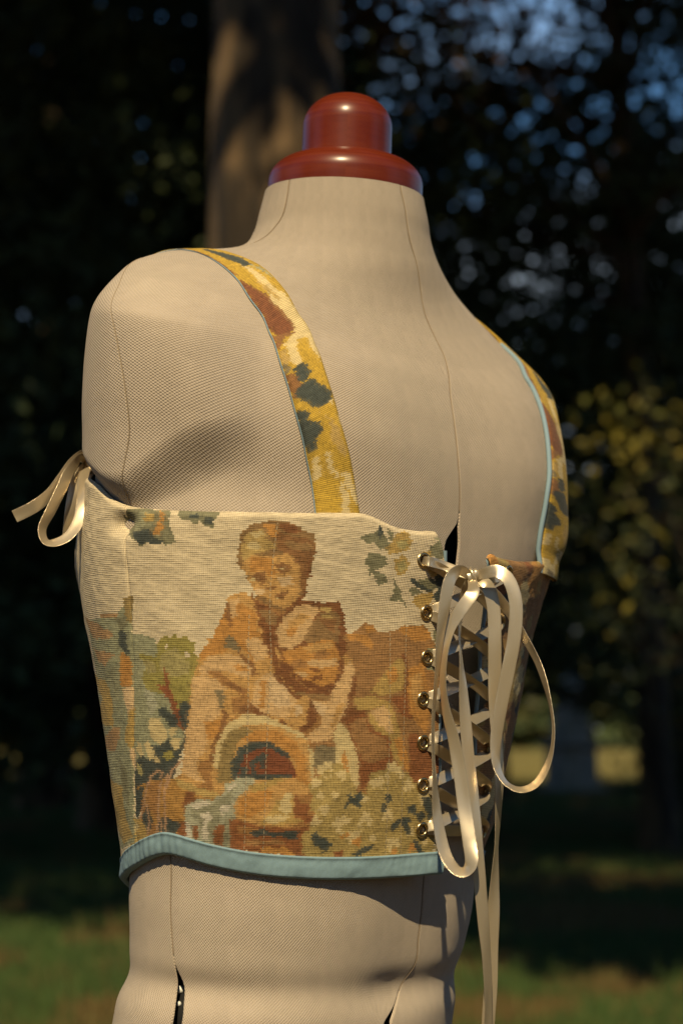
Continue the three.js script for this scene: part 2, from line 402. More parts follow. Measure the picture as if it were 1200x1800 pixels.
// ------------------------------------------------------------------ cloth and wood looks
function tex(w, h, fill, srgb, rep) { // fill(x, y) -> [r, g, b] linear 0..1, or one grey value
  const d = new Uint8Array(w * h * 4), enc = (v) => 255 * clamp(srgb ? (v <= 0.0031308 ? v * 12.92 : 1.055 * v ** (1 / 2.4) - 0.055) : v, 0, 1);
  for (let y = 0; y < h; y++) for (let x = 0; x < w; x++) { const c = fill(x, y), o = (y * w + x) * 4; for (let k = 0; k < 3; k++) d[o + k] = enc(Array.isArray(c) ? c[k] : c); d[o + 3] = 255; }
  const t = new THREE.DataTexture(d, w, h); t.magFilter = THREE.LinearFilter; t.wrapS = t.wrapT = THREE.RepeatWrapping;
  if (srgb) t.colorSpace = THREE.SRGBColorSpace; if (rep) t.repeat.set(...rep); t.needsUpdate = true; return t;
}
// honeycomb-knit linen: small lozenges, raised threads round sunken eyes; one tile is 40 x 40 mm
const CELLS = 17, LN = 714, lozenge = (x, y) => { const a = (x / LN) * CELLS * Math.PI, b = (y / LN) * CELLS * Math.PI; return Math.abs(Math.sin(a + b) * Math.sin(a - b)) ** 0.6; };
const wrapN = (x, y, f, s) => { const u = x / LN, v = y / LN, n = (i, j) => noise2((u + i) * f, (v + j) * f, s); const a = smoothstep(u, 0.85, 1), b = smoothstep(v, 0.85, 1); return lerp(lerp(n(0, 0), n(-1, 0), a), lerp(n(0, -1), n(-1, -1), a), b); };
const linenMap = tex(LN, LN, (x, y) => { const l = lozenge(x, y), f = 0.91 + 0.07 * wrapN(x, y, 6, 3) + 0.06 * wrapN(x, y, 2, 17) + 0.10 * (hash(x >> 1, y >> 1, 5) - 0.5) + 0.08 * (wrapN(x, y, 60, 8) - 0.5), e = f * (0.755 + 0.28 * (1 - l)); return [0.535 * e, 0.448 * e * (0.98 + 0.02 * l), 0.35 * e]; }, true, [29, 29]);
const linenBump = tex(LN, LN, (x, y) => 0.85 * (1 - lozenge(x, y)) + 0.15 * hash(x, y, 9), false, [29, 29]);
const M = {
  linen: new THREE.MeshPhysicalMaterial({ map: linenMap, bumpMap: linenBump, bumpScale: 0.0005, roughness: 0.95, sheen: 0.25, sheenRoughness: 0.6, sheenColor: new THREE.Color().setRGB(0.6, 0.52, 0.4), side: THREE.DoubleSide }),
  blackPlastic: new THREE.MeshStandardMaterial({ color: new THREE.Color().setRGB(0.012, 0.012, 0.013), roughness: 0.45, side: THREE.DoubleSide }),
  whitePlastic: new THREE.MeshStandardMaterial({ color: new THREE.Color().setRGB(0.75, 0.74, 0.7), roughness: 0.35 }),
  seamShade: new THREE.MeshStandardMaterial({ color: new THREE.Color().setRGB(0.26, 0.2, 0.135), roughness: 0.9 }),  // dark tone painted for the shade along the seams
};
{
  const W = 512, grain = tex(W, W, (x, y) => { const g = 0.5 + 0.5 * Math.sin(y / W * 60 + 7 * fbm(x / 120, y / 60, 4)), p = noise2(x / 26, y / 1.6, 21), k = 0.84 + 0.16 * g + 0.16 * (p - 0.5) + 0.16 * (fbm(x / 70, y / 30, 14) - 0.5); return [0.14 * k, 0.021 * k * k, 0.005 * k * k]; }, true, [1, 1]);
  M.mahogany = new THREE.MeshPhysicalMaterial({ map: grain, roughness: 0.42, clearcoat: 0.5, clearcoatRoughness: 0.26, specularIntensity: 0.3 });
  M.standWood = new THREE.MeshPhysicalMaterial({ map: grain, roughness: 0.4, clearcoat: 0.7, clearcoatRoughness: 0.25 });
}

// ------------------------------------------------------------------ dress form
const form = thing('dress_form', 'beige fabric dress form with red wooden neck cap, turned three quarters away', 'dress form');
const seam = (pts, surface) => { const q = pts.map(([x, y]) => Array.isArray(x) ? x : pick(surface, x, y)).map(([th, t]) => [t, th]).sort((a, b) => a[0] - b[0]); return through(q); };
const cb = seam([[705, 336], [720, 420], [738, 500], [768, 600], [792, 700], [804, 800], [807, 900], [799, 985], [750, 1500], [742, 1580], [735, 1650], [727, 1700], [700, 1745], [685, 1795]], onBody);
const shoulderSeam = through([[-0.1, 1.5], [1.5, 2], [2.4, -4], [3.1, -16], [3.8, -32], [4.6, -34], [5.5, -28], [6.3, -13], [7.2, -2], [8.7, 5.5], [10.8, 7.4], [12.27, 3.4], [14, 5], [17, 6], [18, 6.2], [19.19, 8.2], [19.96, 11.2], [20.63, 15], [23, 17]]);
const farSeam = (t) => t < 6 ? 160 + 20 * smoothstep(t, 0, 5) : 180 - 5 * smoothstep(t, 6, 9);
const slitSide = (t) => 3.6 * smoothstep(t, 19.1, 20.1), slitBack = (t) => 3.4 * smoothstep(t, 11.95, 12.75) * (1 - smoothstep(t, 15.8, 16.6)) + 2.6 * smoothstep(t, 20.1, 20.9);
const dense = (() => { const f = [0, 0.0015, 0.003, 0.005, 0.010, 0.024], n = 120; for (let i = 1; i < n; i++) f.push(0.024 + (0.952 * i) / n); return [...f, 0.976, 0.990, 0.995, 0.997, 0.9985, 1]; })();
function bodyPanel(left, right, rows = 430, cols = dense) {
  const knit = [];
  const g = gridGeo(cols.length - 1, rows, (a, b, i, j) => {
    const t = b * 23, l = left(t), r = right(t), f = cols[i], th = lerp(l, r, f), w = R(r - l) * ring(t).a * 0.9, edge = Math.min(f, 1 - f) * w;
    const roll = -0.0014 * (1 - clamp(edge / 0.0008, 0, 1));
    const p = onBody(th, t, roll + 0.0005 * (fbm(th * 0.07 + 9, t * 1.3, 55) - 0.5));
    const p0 = onBody(th, t, 0, true); knit.push([Math.atan2(p0.x + 0.012, p0.z), p0.y - 0.6 * Math.hypot(p0.x + 0.012, p0.z)]);
    return [p.x, p.y, p.z];
  });
  // the knit runs level round the form and straight down it
  const uv = g.attributes.uv, n = cols.length; let off = null;
  for (let j = 0; j <= rows; j++) for (let i = 0; i < n; i++) { const k = j * n + i; let q = knit[k][0]; if (off === null) off = q; while (q - off > Math.PI) q -= 2 * Math.PI; while (q - off < -Math.PI) q += 2 * Math.PI; if (i === 0 && j) off = q; uv.setXY(k, q * 0.15, knit[k][1]); if (i) off = q; else off = q; }
  return g;
}
part('fabric_panel', bodyPanel((t) => shoulderSeam(t) + slitSide(t) / 2, (t) => cb(t) - slitBack(t)), M.linen, form);
part('fabric_panel', bodyPanel((t) => cb(t) + slitBack(t) * 0.25, farSeam), M.linen, form);
part('fabric_panel', bodyPanel(farSeam, () => 270, 200, dense.filter((_, i) => i % 3 === 0)), M.linen, form);
part('fabric_panel', bodyPanel(() => -90, (t) => shoulderSeam(t) - slitSide(t) / 2), M.linen, form);
for (const [line, t0, t1] of [[cb, 0.05, 11.8], [cb, 16.8, 20.0], [shoulderSeam, 0.05, 2.9], [shoulderSeam, 5.6, 12.2], [shoulderSeam, 16.9, 19.0]]) { const q = []; for (let i = 0; i <= 60; i++) { const t = lerp(t0, t1, i / 60); q.push(onBody(line(t), t, -0.0002)); } part('seam_shade', new THREE.TubeGeometry(new THREE.CatmullRomCurve3(q), 200, 0.00045, 6), M.seamShade, form); }  // dark tubes added in the grooves, standing in for the seam shade
part('inner_shell', gridGeo(90, 120, (a, b) => { const p = onBody(a * 360, 0.3 + b * 22.6, -0.012); return [p.x, p.y, p.z]; }), M.blackPlastic, form);
{ // the closed underside, the adjuster pegs in the side slit, the pole
  const lo = ring(23), bottom = new THREE.CircleGeometry(1, 64); bottom.rotateX(Math.PI / 2); bottom.scale(lo.a * 0.97, 1, lo.b * 0.97); bottom.rotateY(Math.PI - TURN); bottom.translate(lo.cx, lo.cy + 0.004, 0);
  part('base_plate', bottom, M.blackPlastic, form);
  for (const [x, y, r] of [[315, 1740, 0.0027], [312, 1765, 0.0018]]) { const [th, t] = pick((a, b) => onBody(a, b, -0.010), x, y), p = onBody(th, t, -0.0115), s = new THREE.SphereGeometry(r, 20, 14); s.translate(p.x, p.y, p.z); part('adjuster_peg', s, M.whitePlastic, form); }
  const pole = new THREE.CylinderGeometry(0.017, 0.017, lo.cy - 0.03, 32); pole.translate(lo.cx, (lo.cy + 0.03) / 2, 0); part('pole', pole, M.standWood, form);
  const foot = new THREE.LatheGeometry([[0, 0.035], [0.05, 0.034], [0.16, 0.024], [0.19, 0.012], [0.19, 0.002], [0, 0.002]].map(([a, b]) => new THREE.Vector2(a, b)), 64); foot.translate(lo.cx, 0, 0); part('stand_foot', foot, M.standWood, form);
}
{ // neck cap: flange and dome turned from one wood
  const nk = ring(0), cap = new THREE.Group(); cap.name = 'neck_cap'; form.add(cap);
  cap.position.set(nk.cx + 0.0005, nk.cy - 0.001, 0);
  cap.quaternion.setFromUnitVectors(new THREE.Vector3(0, 1, 0), new THREE.Vector3(-nk.roll * 0.75, 1, 0.03).normalize());
  const V = (a) => a.map(([x, y]) => new THREE.Vector2(x, y));
  const fl = [[0, -0.004], [0.0560, -0.004], [0.0578, -0.0025], [0.0582, 0], [0.0583, 0.009]];
  for (let i = 1; i <= 16; i++) { const q = (i / 16) * Math.PI / 2; fl.push([0.0352 + 0.0231 * Math.cos(q), 0.009 + 0.0190 * Math.sin(q)]); }
  fl.push([0.0346, 0.0277], [0.034, 0.0265], [0, 0.0265]);
  const a = new THREE.LatheGeometry(V(fl), 128), dm = [[0.0, 0.026], [0.0338, 0.0263], [0.0340, 0.028], [0.0338, 0.033], [0.0337, 0.0535]];
  for (let i = 1; i <= 24; i++) { const q = (i / 24) * Math.PI / 2; dm.push([0.0337 * Math.cos(q) ** 0.9, 0.0535 + 0.0258 * Math.sin(q)]); }
  mesh('flange', a, M.mahogany, cap); mesh('dome', new THREE.LatheGeometry(V(dm), 128), M.mahogany, cap);
}

// ------------------------------------------------------------------ woven tapestry
const hexLin = (h) => new THREE.Color(h);
const DYE = [0.98, 0.81, 0.56]; // a yarn looks like this under the afternoon sun when it is white
const yarn = (hex) => { const c = hexLin(hex); return [c.r / DYE[0], c.g / DYE[1], c.b / DYE[2]].map((v) => clamp(v, 0.003, 0.85)); };
const YARN = Object.fromEntries(Object.entries({ CR: '#d2b17c', CL: '#ccb286', CF: '#d0ab68', TL: '#7e7048', G2: '#9a8b5c', DG: '#454434', OC: '#b58a42', OR: '#bd7c34', GG: '#978a5c', WA: '#a8986c', OL: '#978038', O2: '#a48b4c', RU: '#8a4a24', SM: '#c28a44', SL: '#cf9c5c', SH: '#d4a66a', DB: '#88572a', DK: '#7c4820', HB: '#8d6434', YH: '#b88e48', GB: '#806840', BR: '#a06a32', B2: '#9c6a36', RS: '#8c5024', RH: '#7d4120', OB: '#90703a', LG: '#ad7632', OF: '#aa8744', WG: '#8e7f56', PE: '#b07f49', RO: '#b58354', ST: '#b9ad86', GY: '#b98a28', RB: '#7a4422' }).map(([k, v]) => [k, yarn(v)]));
const nums = (s) => s.trim().split(/\s+/).map(Number);
function inside(p, x, y) { let c = false; for (let i = 0, j = p.length - 2; i < p.length; j = i, i += 2) if (p[i + 1] > y !== p[j + 1] > y && x < ((p[j] - p[i]) * (y - p[i + 1])) / (p[j + 1] - p[i + 1]) + p[i]) c = !c; return c; }
function weave(cols, rows, base, list) { // stitch by stitch
  const cell = new Array(cols * rows).fill(base), put = (x, y, k) => { if (x >= 0 && y >= 0 && x < cols && y < rows) cell[y * cols + x] = k; };
  for (const [k, p, w] of list) {
    if (k[0] === '@') { for (let i = 0; i < p.length; i += 3) for (let y = Math.floor(p[i + 1] - p[i + 2]); y <= p[i + 1] + p[i + 2]; y++) for (let x = Math.floor(p[i] - p[i + 2]); x <= p[i] + p[i + 2]; x++) { const a = Math.atan2(y - p[i + 1], x - p[i]), r = p[i + 2] * (0.78 + 0.3 * Math.sin(a * 5 + i) * Math.sin(a * 2 + i * 2)); if (Math.hypot(x - p[i], (y - p[i + 1]) * 1.15) < r) put(x, y, k.slice(1)); } continue; }
    if (w) { for (let i = 0; i + 3 < p.length; i += 2) { const n = Math.ceil(Math.hypot(p[i + 2] - p[i], p[i + 3] - p[i + 1]) * 2); for (let s = 0; s <= n; s++) { const x = lerp(p[i], p[i + 2], s / n), y = lerp(p[i + 1], p[i + 3], s / n); put(Math.round(x), Math.round(y), k); if (Math.floor(y / 2) % 2) put(Math.round(x + 0.8), Math.round(y), k); } } continue; }
    let x0 = 1e9, x1 = -1e9, y0 = 1e9, y1 = -1e9; for (let i = 0; i < p.length; i += 2) { x0 = Math.min(x0, p[i]); x1 = Math.max(x1, p[i]); y0 = Math.min(y0, p[i + 1]); y1 = Math.max(y1, p[i + 1]); }
    for (let y = Math.floor(y0) - 1; y <= y1 + 1; y++) for (let x = Math.floor(x0) - 2; x <= x1 + 2; x++) { const jx = (hash(x >> 1, y, 71) - 0.5) * 1.2 + 1.6 * (noise2(x / 4, y / 1.5, 72) - 0.5), jy = (hash(x >> 2, y, 73) - 0.5) * 0.9; if (inside(p, x + 0.5 + jx, y + 0.5 + jy)) put(x, y, k); }
  }
  return cell;
}
function clothMaps(cols, rows, cell, px, dashes = []) {
  const W = cols * px, H = rows * px;
  const plain = (k) => k === 'CR' || k === 'ST';
  const tones = new Map(), tone = (cx, cy, k) => { // neighbouring yarns are hatched into one another, except against the plain ground
    const key = cy * cols + cx; if (tones.has(key)) return tones.get(key);
    let c = YARN[k] ?? YARN.CR;
    if (!plain(k)) { const acc = [0, 0, 0]; let n = 0; for (let q = 0; q < 5; q++) { const x = clamp(cx + Math.round((hash(cx, cy, 200 + q) - 0.5) * 5), 0, cols - 1), y = clamp(cy + Math.round((hash(cx, cy, 210 + q) - 0.5) * 3), 0, rows - 1), m = cell[y * cols + x]; if (plain(m)) continue; YARN[m].forEach((v, i) => { acc[i] += v; }); n++; } if (n) c = c.map((v, i) => lerp(v, acc[i] / n, 0.3)); }
    tones.set(key, c); return c;
  };
  const col = tex(W, H, (x, y) => {
    const cx = Math.floor(x / px), cy = Math.floor(y / px), k = cell[cy * cols + cx], c = tone(cx, cy, k), fx = (x % px) / px, fy = (y % px) / px;
    const slub = 0.86 + 0.27 * noise2(cx / 4.2 + cy * 0.42, cy / 1.25, 90) , spot = 0.93 + 0.14 * hash(cx, cy, 91);
    const edge = (fy < 1.01 / px ? 0.60 : 1) * (fx < 1.01 / px ? 0.74 : 1);
    const mixed = k === 'CR' || k === 'CF' || k === 'CL' ? 1 : (hash(cx, cy >> 1, 92) > 0.86 ? 0.82 : 1) * (hash(cx >> 1, cy, 95) > 0.88 ? 1.14 : 1);
    const f = 1.13 * slub * spot * edge * mixed * (0.96 + 0.08 * hash(x, y, 93));
    return [c[0] * f, c[1] * f, c[2] * f];
  }, true);
  const bump = tex(W, H, (x, y) => { const cx = Math.floor(x / px), cy = Math.floor(y / px), fx = (x % px) / px - 0.5, fy = (y % px) / px - 0.5; return 0.25 + 0.5 * (1 - 2 * fy * fy - 1.4 * fx * fx) + 0.25 * noise2(cx / 4.2 + cy * 0.42, cy / 1.25, 90); }, false);
  for (const t of [col, bump]) { t.wrapS = t.wrapT = THREE.ClampToEdgeWrapping; }
  for (const p of dashes) { // pale stitching along the boning channels
    const d = col.image.data, b = bump.image.data;
    for (let i = 0; i + 3 < p.length; i += 2) { const n = Math.ceil((p[i + 3] - p[i + 1]) * px); for (let s = 0; s <= n; s++) { const x = Math.round(lerp(p[i], p[i + 2], s / n) * px), y = Math.round(lerp(p[i + 1], p[i + 3], s / n) * px); if (y % (px * 3) > px * 1.9) continue; for (let w = 0; w < 3; w++) { const o = (y * W + x + w) * 4; if (w < 2) { d[o] = 168 + 18 * hash(x, y, 97); d[o + 1] = 158; d[o + 2] = 128; b[o] = b[o + 1] = b[o + 2] = 235; } else { b[o] = b[o + 1] = b[o + 2] = 40; } } } }
  }
  return { map: col, bumpMap: bump };
}
const clothLook = (maps, cols, rows) => { for (const t of Object.values(maps)) { t.repeat.set(1 / (cols * STITCH), 1 / (rows * STITCH)); t.wrapS = t.wrapT = THREE.RepeatWrapping; } return new THREE.MeshPhysicalMaterial({ ...maps, bumpScale: 0.0008, roughness: 0.92, sheen: 0.2, sheenRoughness: 0.7, sheenColor: new THREE.Color().setRGB(0.5, 0.4, 0.25), side: THREE.DoubleSide }); };
{
  const list = [], dashes = [];
  for (const line of CARTOON.trim().split('\n')) { const [k, s] = line.split(':'), p = nums(s); if (k[0] === '~') { const w = p.shift(); if (k === '~ST') dashes.push(p); else list.push([k.slice(1), p, w]); } else list.push([k, p]); }
  M.tapestry = clothLook(clothMaps(COLS, ROWS, weave(COLS, ROWS, 'CR', list), 5, dashes), COLS, ROWS);
  // the other panels: autumn foliage and brown draperies from the same cloth
  const other = [], C2 = 320, K = ['B2', 'SM', 'OC', 'OF', 'OR', 'RS', 'GB', 'BR', 'TL', 'CF', 'DG', 'OB'];
  for (let i = 0; i < 420; i++) { const x = rnd() * C2, y = rnd() * ROWS, r = 5 + 18 * rnd() * rnd(), p = [], n = 9 + Math.floor(rnd() * 6), k = K[Math.floor(rnd() * (y < 70 ? 6 : K.length))]; for (let q = 0; q < n; q++) { const a = (q / n) * Math.PI * 2, rr = r * (0.5 + 0.7 * rnd()); p.push(x + rr * Math.cos(a), y + rr * Math.sin(a) * 0.8); } other.push([k, p]); }
  M.tapestryOther = clothLook(clothMaps(C2, ROWS, weave(C2, ROWS, 'B2', other), 4), C2, ROWS);
}
M.lining = new THREE.MeshPhysicalMaterial({ color: new THREE.Color().setRGB(0.19, 0.28, 0.34), roughness: 0.85, sheen: 0.15, side: THREE.DoubleSide });
{
  const n = 256, m = tex(n, n, (x, y) => { const k = 0.90 + 0.14 * hash(x, y, 41) + 0.10 * (hash(x >> 1, y >> 3, 42) - 0.5) + 0.08 * (noise2(x / 40, y / 24, 43) - 0.5), c = [0.185, 0.285, 0.335]; return c.map((v) => v * k); }, true, [30, 30]);
  M.binding = new THREE.MeshPhysicalMaterial({ map: m, bumpMap: tex(n, n, (x, y) => 0.5 + 0.5 * Math.sin(x * 0.8) * Math.sin(y * 0.8) * 0.5 + 0.2 * hash(x, y, 44), false, [30, 30]), bumpScale: 0.0001, roughness: 0.88, sheen: 0.2, side: THREE.DoubleSide });
}

// ------------------------------------------------------------------ corset
const corset = thing('corset', 'tapestry corset with two woven cherubs and pale blue binding, worn by the dress form', 'corset');
const edgeCurve = (spots, extra) => through([...spots.map(([x, y]) => pick(onCorset, x, y).slice(0, 2)), ...extra].sort((a, b) => a[0] - b[0]));
const topLeft = edgeCurve([[157, 835], [170, 853], [200, 880], [235, 893], [300, 899], [400, 902], [550, 905], [632, 905], [655, 909], [672, 916], [700, 929], [740, 937], [762, 937], [774, 941]], [[-90, 10.3], [-60, 10.6], [-45, 11.0], [81.6, 12.85], [82.2, 13.2]]);
const topRight = edgeCurve([[861, 979], [876, 982], [890, 986], [920, 990], [955, 990]], [[94.2, 13.3], [150, 12.5], [180, 12.0], [220, 11.0], [270, 10.3]]);
const hem = edgeCurve([[260, 1512], [290, 1502], [315, 1505], [380, 1524], [470, 1540], [600, 1546], [775, 1536], [835, 1532]], [[-90, 18.6], [-60, 18.1], [-45, 17.76], [-30, 17.46], [-16, 17.21], [150, 17.5], [200, 18.2], [270, 18.7]]);
const backEdge = seam([[779, 946], [773, 1100], [771, 1250], [770, 1400], [772, 1535]], onCorset), rightEdge = seam([[858, 985], [850, 1080], [840, 1200], [833, 1330], [832, 1530]], onCorset);
const sideSeam = seam([[225, 905], [232, 1080], [236, 1300], [240, 1462]], onCorset);
const EYES = [[742, 985], [747, 1077], [748, 1156], [741, 1229], [741, 1305], [741, 1380], [739, 1458]].map(([x, y]) => pick(onCorset, x, y));
const RIGHT_EYES = EYES.map(([, t], i) => [rightEdge(t) + 7 + 0.3 * i, t + 0.02 * i]);
const eyePts = [...EYES, ...RIGHT_EYES].map(([th, t]) => onCorset(th, t));
function shell(left, right, top, mat, inner, nu, nv, seamL = true, seamR = true) {
  const drop = (th, t, m) => onCorset(th, t, m);
  const at = (a, w, off) => { // w: 0 top .. 1 bottom
    const t0 = top(lerp(left(13), right(13), a)), t1 = hem(lerp(left(17), right(17), a)) - 0.03, t = lerp(t0, t1, w), th = lerp(left(t), right(t), a);
    const wdt = R(Math.abs(right(t) - left(t))) * ring(t).a, el = seamL ? a * wdt : 1, er = seamR ? (1 - a) * wdt : 1, e = Math.min(el, er);
    const crease = -0.0013 * (1 - clamp(e / 0.0030, 0, 1)) ** 2, hemRoll = -0.0016 * (1 - clamp((t - t0) / 0.10, 0, 1)) ** 2;
    return [drop(th, t, off + crease + hemRoll), th, t];
  };
  const outer = gridGeo(nu, nv, (a, b) => { const [p, th, t] = at(a, b, 0.0012); return [p.x, p.y, p.z, clothU(th), clothV(t)]; });
  const holes = [], ix = outer.index.array, P = outer.attributes.position;
  for (let i = 0; i < ix.length; i += 3) { const c = new THREE.Vector3(); for (let k = 0; k < 3; k++) c.add(new THREE.Vector3().fromBufferAttribute(P, ix[i + k])); c.multiplyScalar(1 / 3); if (!eyePts.some((e) => e.distanceToSquared(c) < 0.0034 ** 2)) holes.push(ix[i], ix[i + 1], ix[i + 2]); }
  outer.setIndex(holes);
  part('fabric_panel', outer, mat, corset);
  const back = gridGeo(Math.ceil(nu / 2), Math.ceil(nv / 3), (a, b) => { const [p] = at(a, lerp(0.004, 1, b), -0.0012); return [p.x, p.y, p.z]; });
  if (inner) { const ix = back.index.array, P = back.attributes.position, keep = []; for (let i = 0; i < ix.length; i += 3) { const c = new THREE.Vector3(); for (let k = 0; k < 3; k++) c.add(new THREE.Vector3().fromBufferAttribute(P, ix[i + k])); c.multiplyScalar(1 / 3); if (!eyePts.some((e) => e.distanceToSquared(c) < 0.0036 ** 2)) keep.push(ix[i], ix[i + 1], ix[i + 2]); } back.setIndex(keep); part('lining', back, M.lining, corset); }
  // rolled top edge
  part('top_edge', gridGeo(nu, 6, (a, b) => { const q = b * Math.PI, [p, th, t] = at(a, 0, 0.0012 * Math.cos(q)); const lift = 0.0011 * Math.sin(q); return [p.x, p.y + lift, p.z, clothU(th), clothV(t) - lift]; }), mat, corset);
}
shell(sideSeam, backEdge, topLeft, M.tapestry, true, 240, 260, true, false);
shell(() => -75, sideSeam, topLeft, M.tapestry, true, 150, 220, true, true);
shell(rightEdge, () => 165, topRight, M.tapestryOther, true, 130, 220, false, true);
shell(() => 165, () => 240, topRight, M.tapestryOther, false, 60, 80);
shell(() => 240, () => 285, (th) => th <= 270 ? topRight(th) : topLeft(th - 360), M.tapestryOther, false, 40, 80);
// pale piping on the two back edges
for (const [e, top, s] of [[backEdge, topLeft, 1], [rightEdge, topRight, -1]]) {
  const pts = []; for (let i = 0; i <= 60; i++) { const t = lerp(s > 0 ? 12.9 : 13.15, 17.1, i / 60); pts.push(onCorset(e(t), t, 0.0004)); }
  part('edge_piping', new THREE.TubeGeometry(new THREE.CatmullRomCurve3(pts), 160, 0.0015, 10), M.lining, corset);
}
{ // bias binding round the hem, in two lengths that end at the lacing
  const W = 0.40, prof = [[-W, 0.0006], [-W + 0.008, 0.0022], [-W + 0.03, 0.0029], [-W * 0.8, 0.0026], [-W * 0.5, 0.0032], [-0.06, 0.0031], [-0.02, 0.0024], [0, 0.0010], [0.008, -0.0008], [-0.01, -0.0026], [-W * 0.5, -0.0030], [-W, -0.0026]];
  const band = (th0, th1, n) => gridGeo(n, 44, (a, b) => {
    const th = lerp(th0, th1, a), [dt, off] = spline(prof, b * (prof.length - 1)), pucker = 0.0005 * (fbm(th * 0.9, dt * 4, 61) - 0.5) + 0.0003 * Math.sin(th * 2.1 + 3 * fbm(th * 0.3, 0, 62)) * bell(th - 4, 16);
    const p = onCorset(th, hem(th > 180 ? th - 360 : th) + dt, off + pucker); return [p.x, p.y, p.z, clothU(th), dt * 0.04];
  });
  part('hem_binding', band(-90, backEdge(17.1) + 0.4, 420), M.binding, corset);
  part('hem_binding', band(rightEdge(17), 150, 120), M.binding, corset);
  const st = []; for (let i = 0; i <= 300; i++) { const th = lerp(-40, 89, i / 300); st.push(onCorset(th, hem(th) - W + 0.012, 0.0014)); }
  part('binding_stitch', new THREE.TubeGeometry(new THREE.CatmullRomCurve3(st), 500, 0.00042, 6), M.lining, corset);
}
// brass eyelets along both back edges
M.brass = new THREE.MeshStandardMaterial({ color: new THREE.Color().setRGB(0.52, 0.40, 0.21), metalness: 1, roughness: 0.3 });
const frameAt = (th, t) => { const p = onCorset(th, t, 0.001), a = onCorset(th + 1.5, t, 0.001), b = onCorset(th, t + 0.08, 0.001), n = a.sub(p).cross(b.sub(p)).normalize(); if (n.z < 0 && th < 120) n.negate(); return { p, n }; };
const eyeletGeo = new THREE.LatheGeometry([[0.0031, -0.004], [0.0031, 0.0004], [0.0034, 0.0012], [0.0040, 0.0016], [0.0048, 0.0014], [0.0054, 0.0008], [0.0056, 0.0001], [0.0050, -0.0004]].map(([a, b]) => new THREE.Vector2(a, b)), 40);
for (const [th, t] of [...EYES, ...RIGHT_EYES]) { const f = frameAt(th, t), e = part('eyelet', eyeletGeo, M.brass, corset); e.position.copy(f.p); e.quaternion.setFromUnitVectors(new THREE.Vector3(0, 1, 0), f.n); }

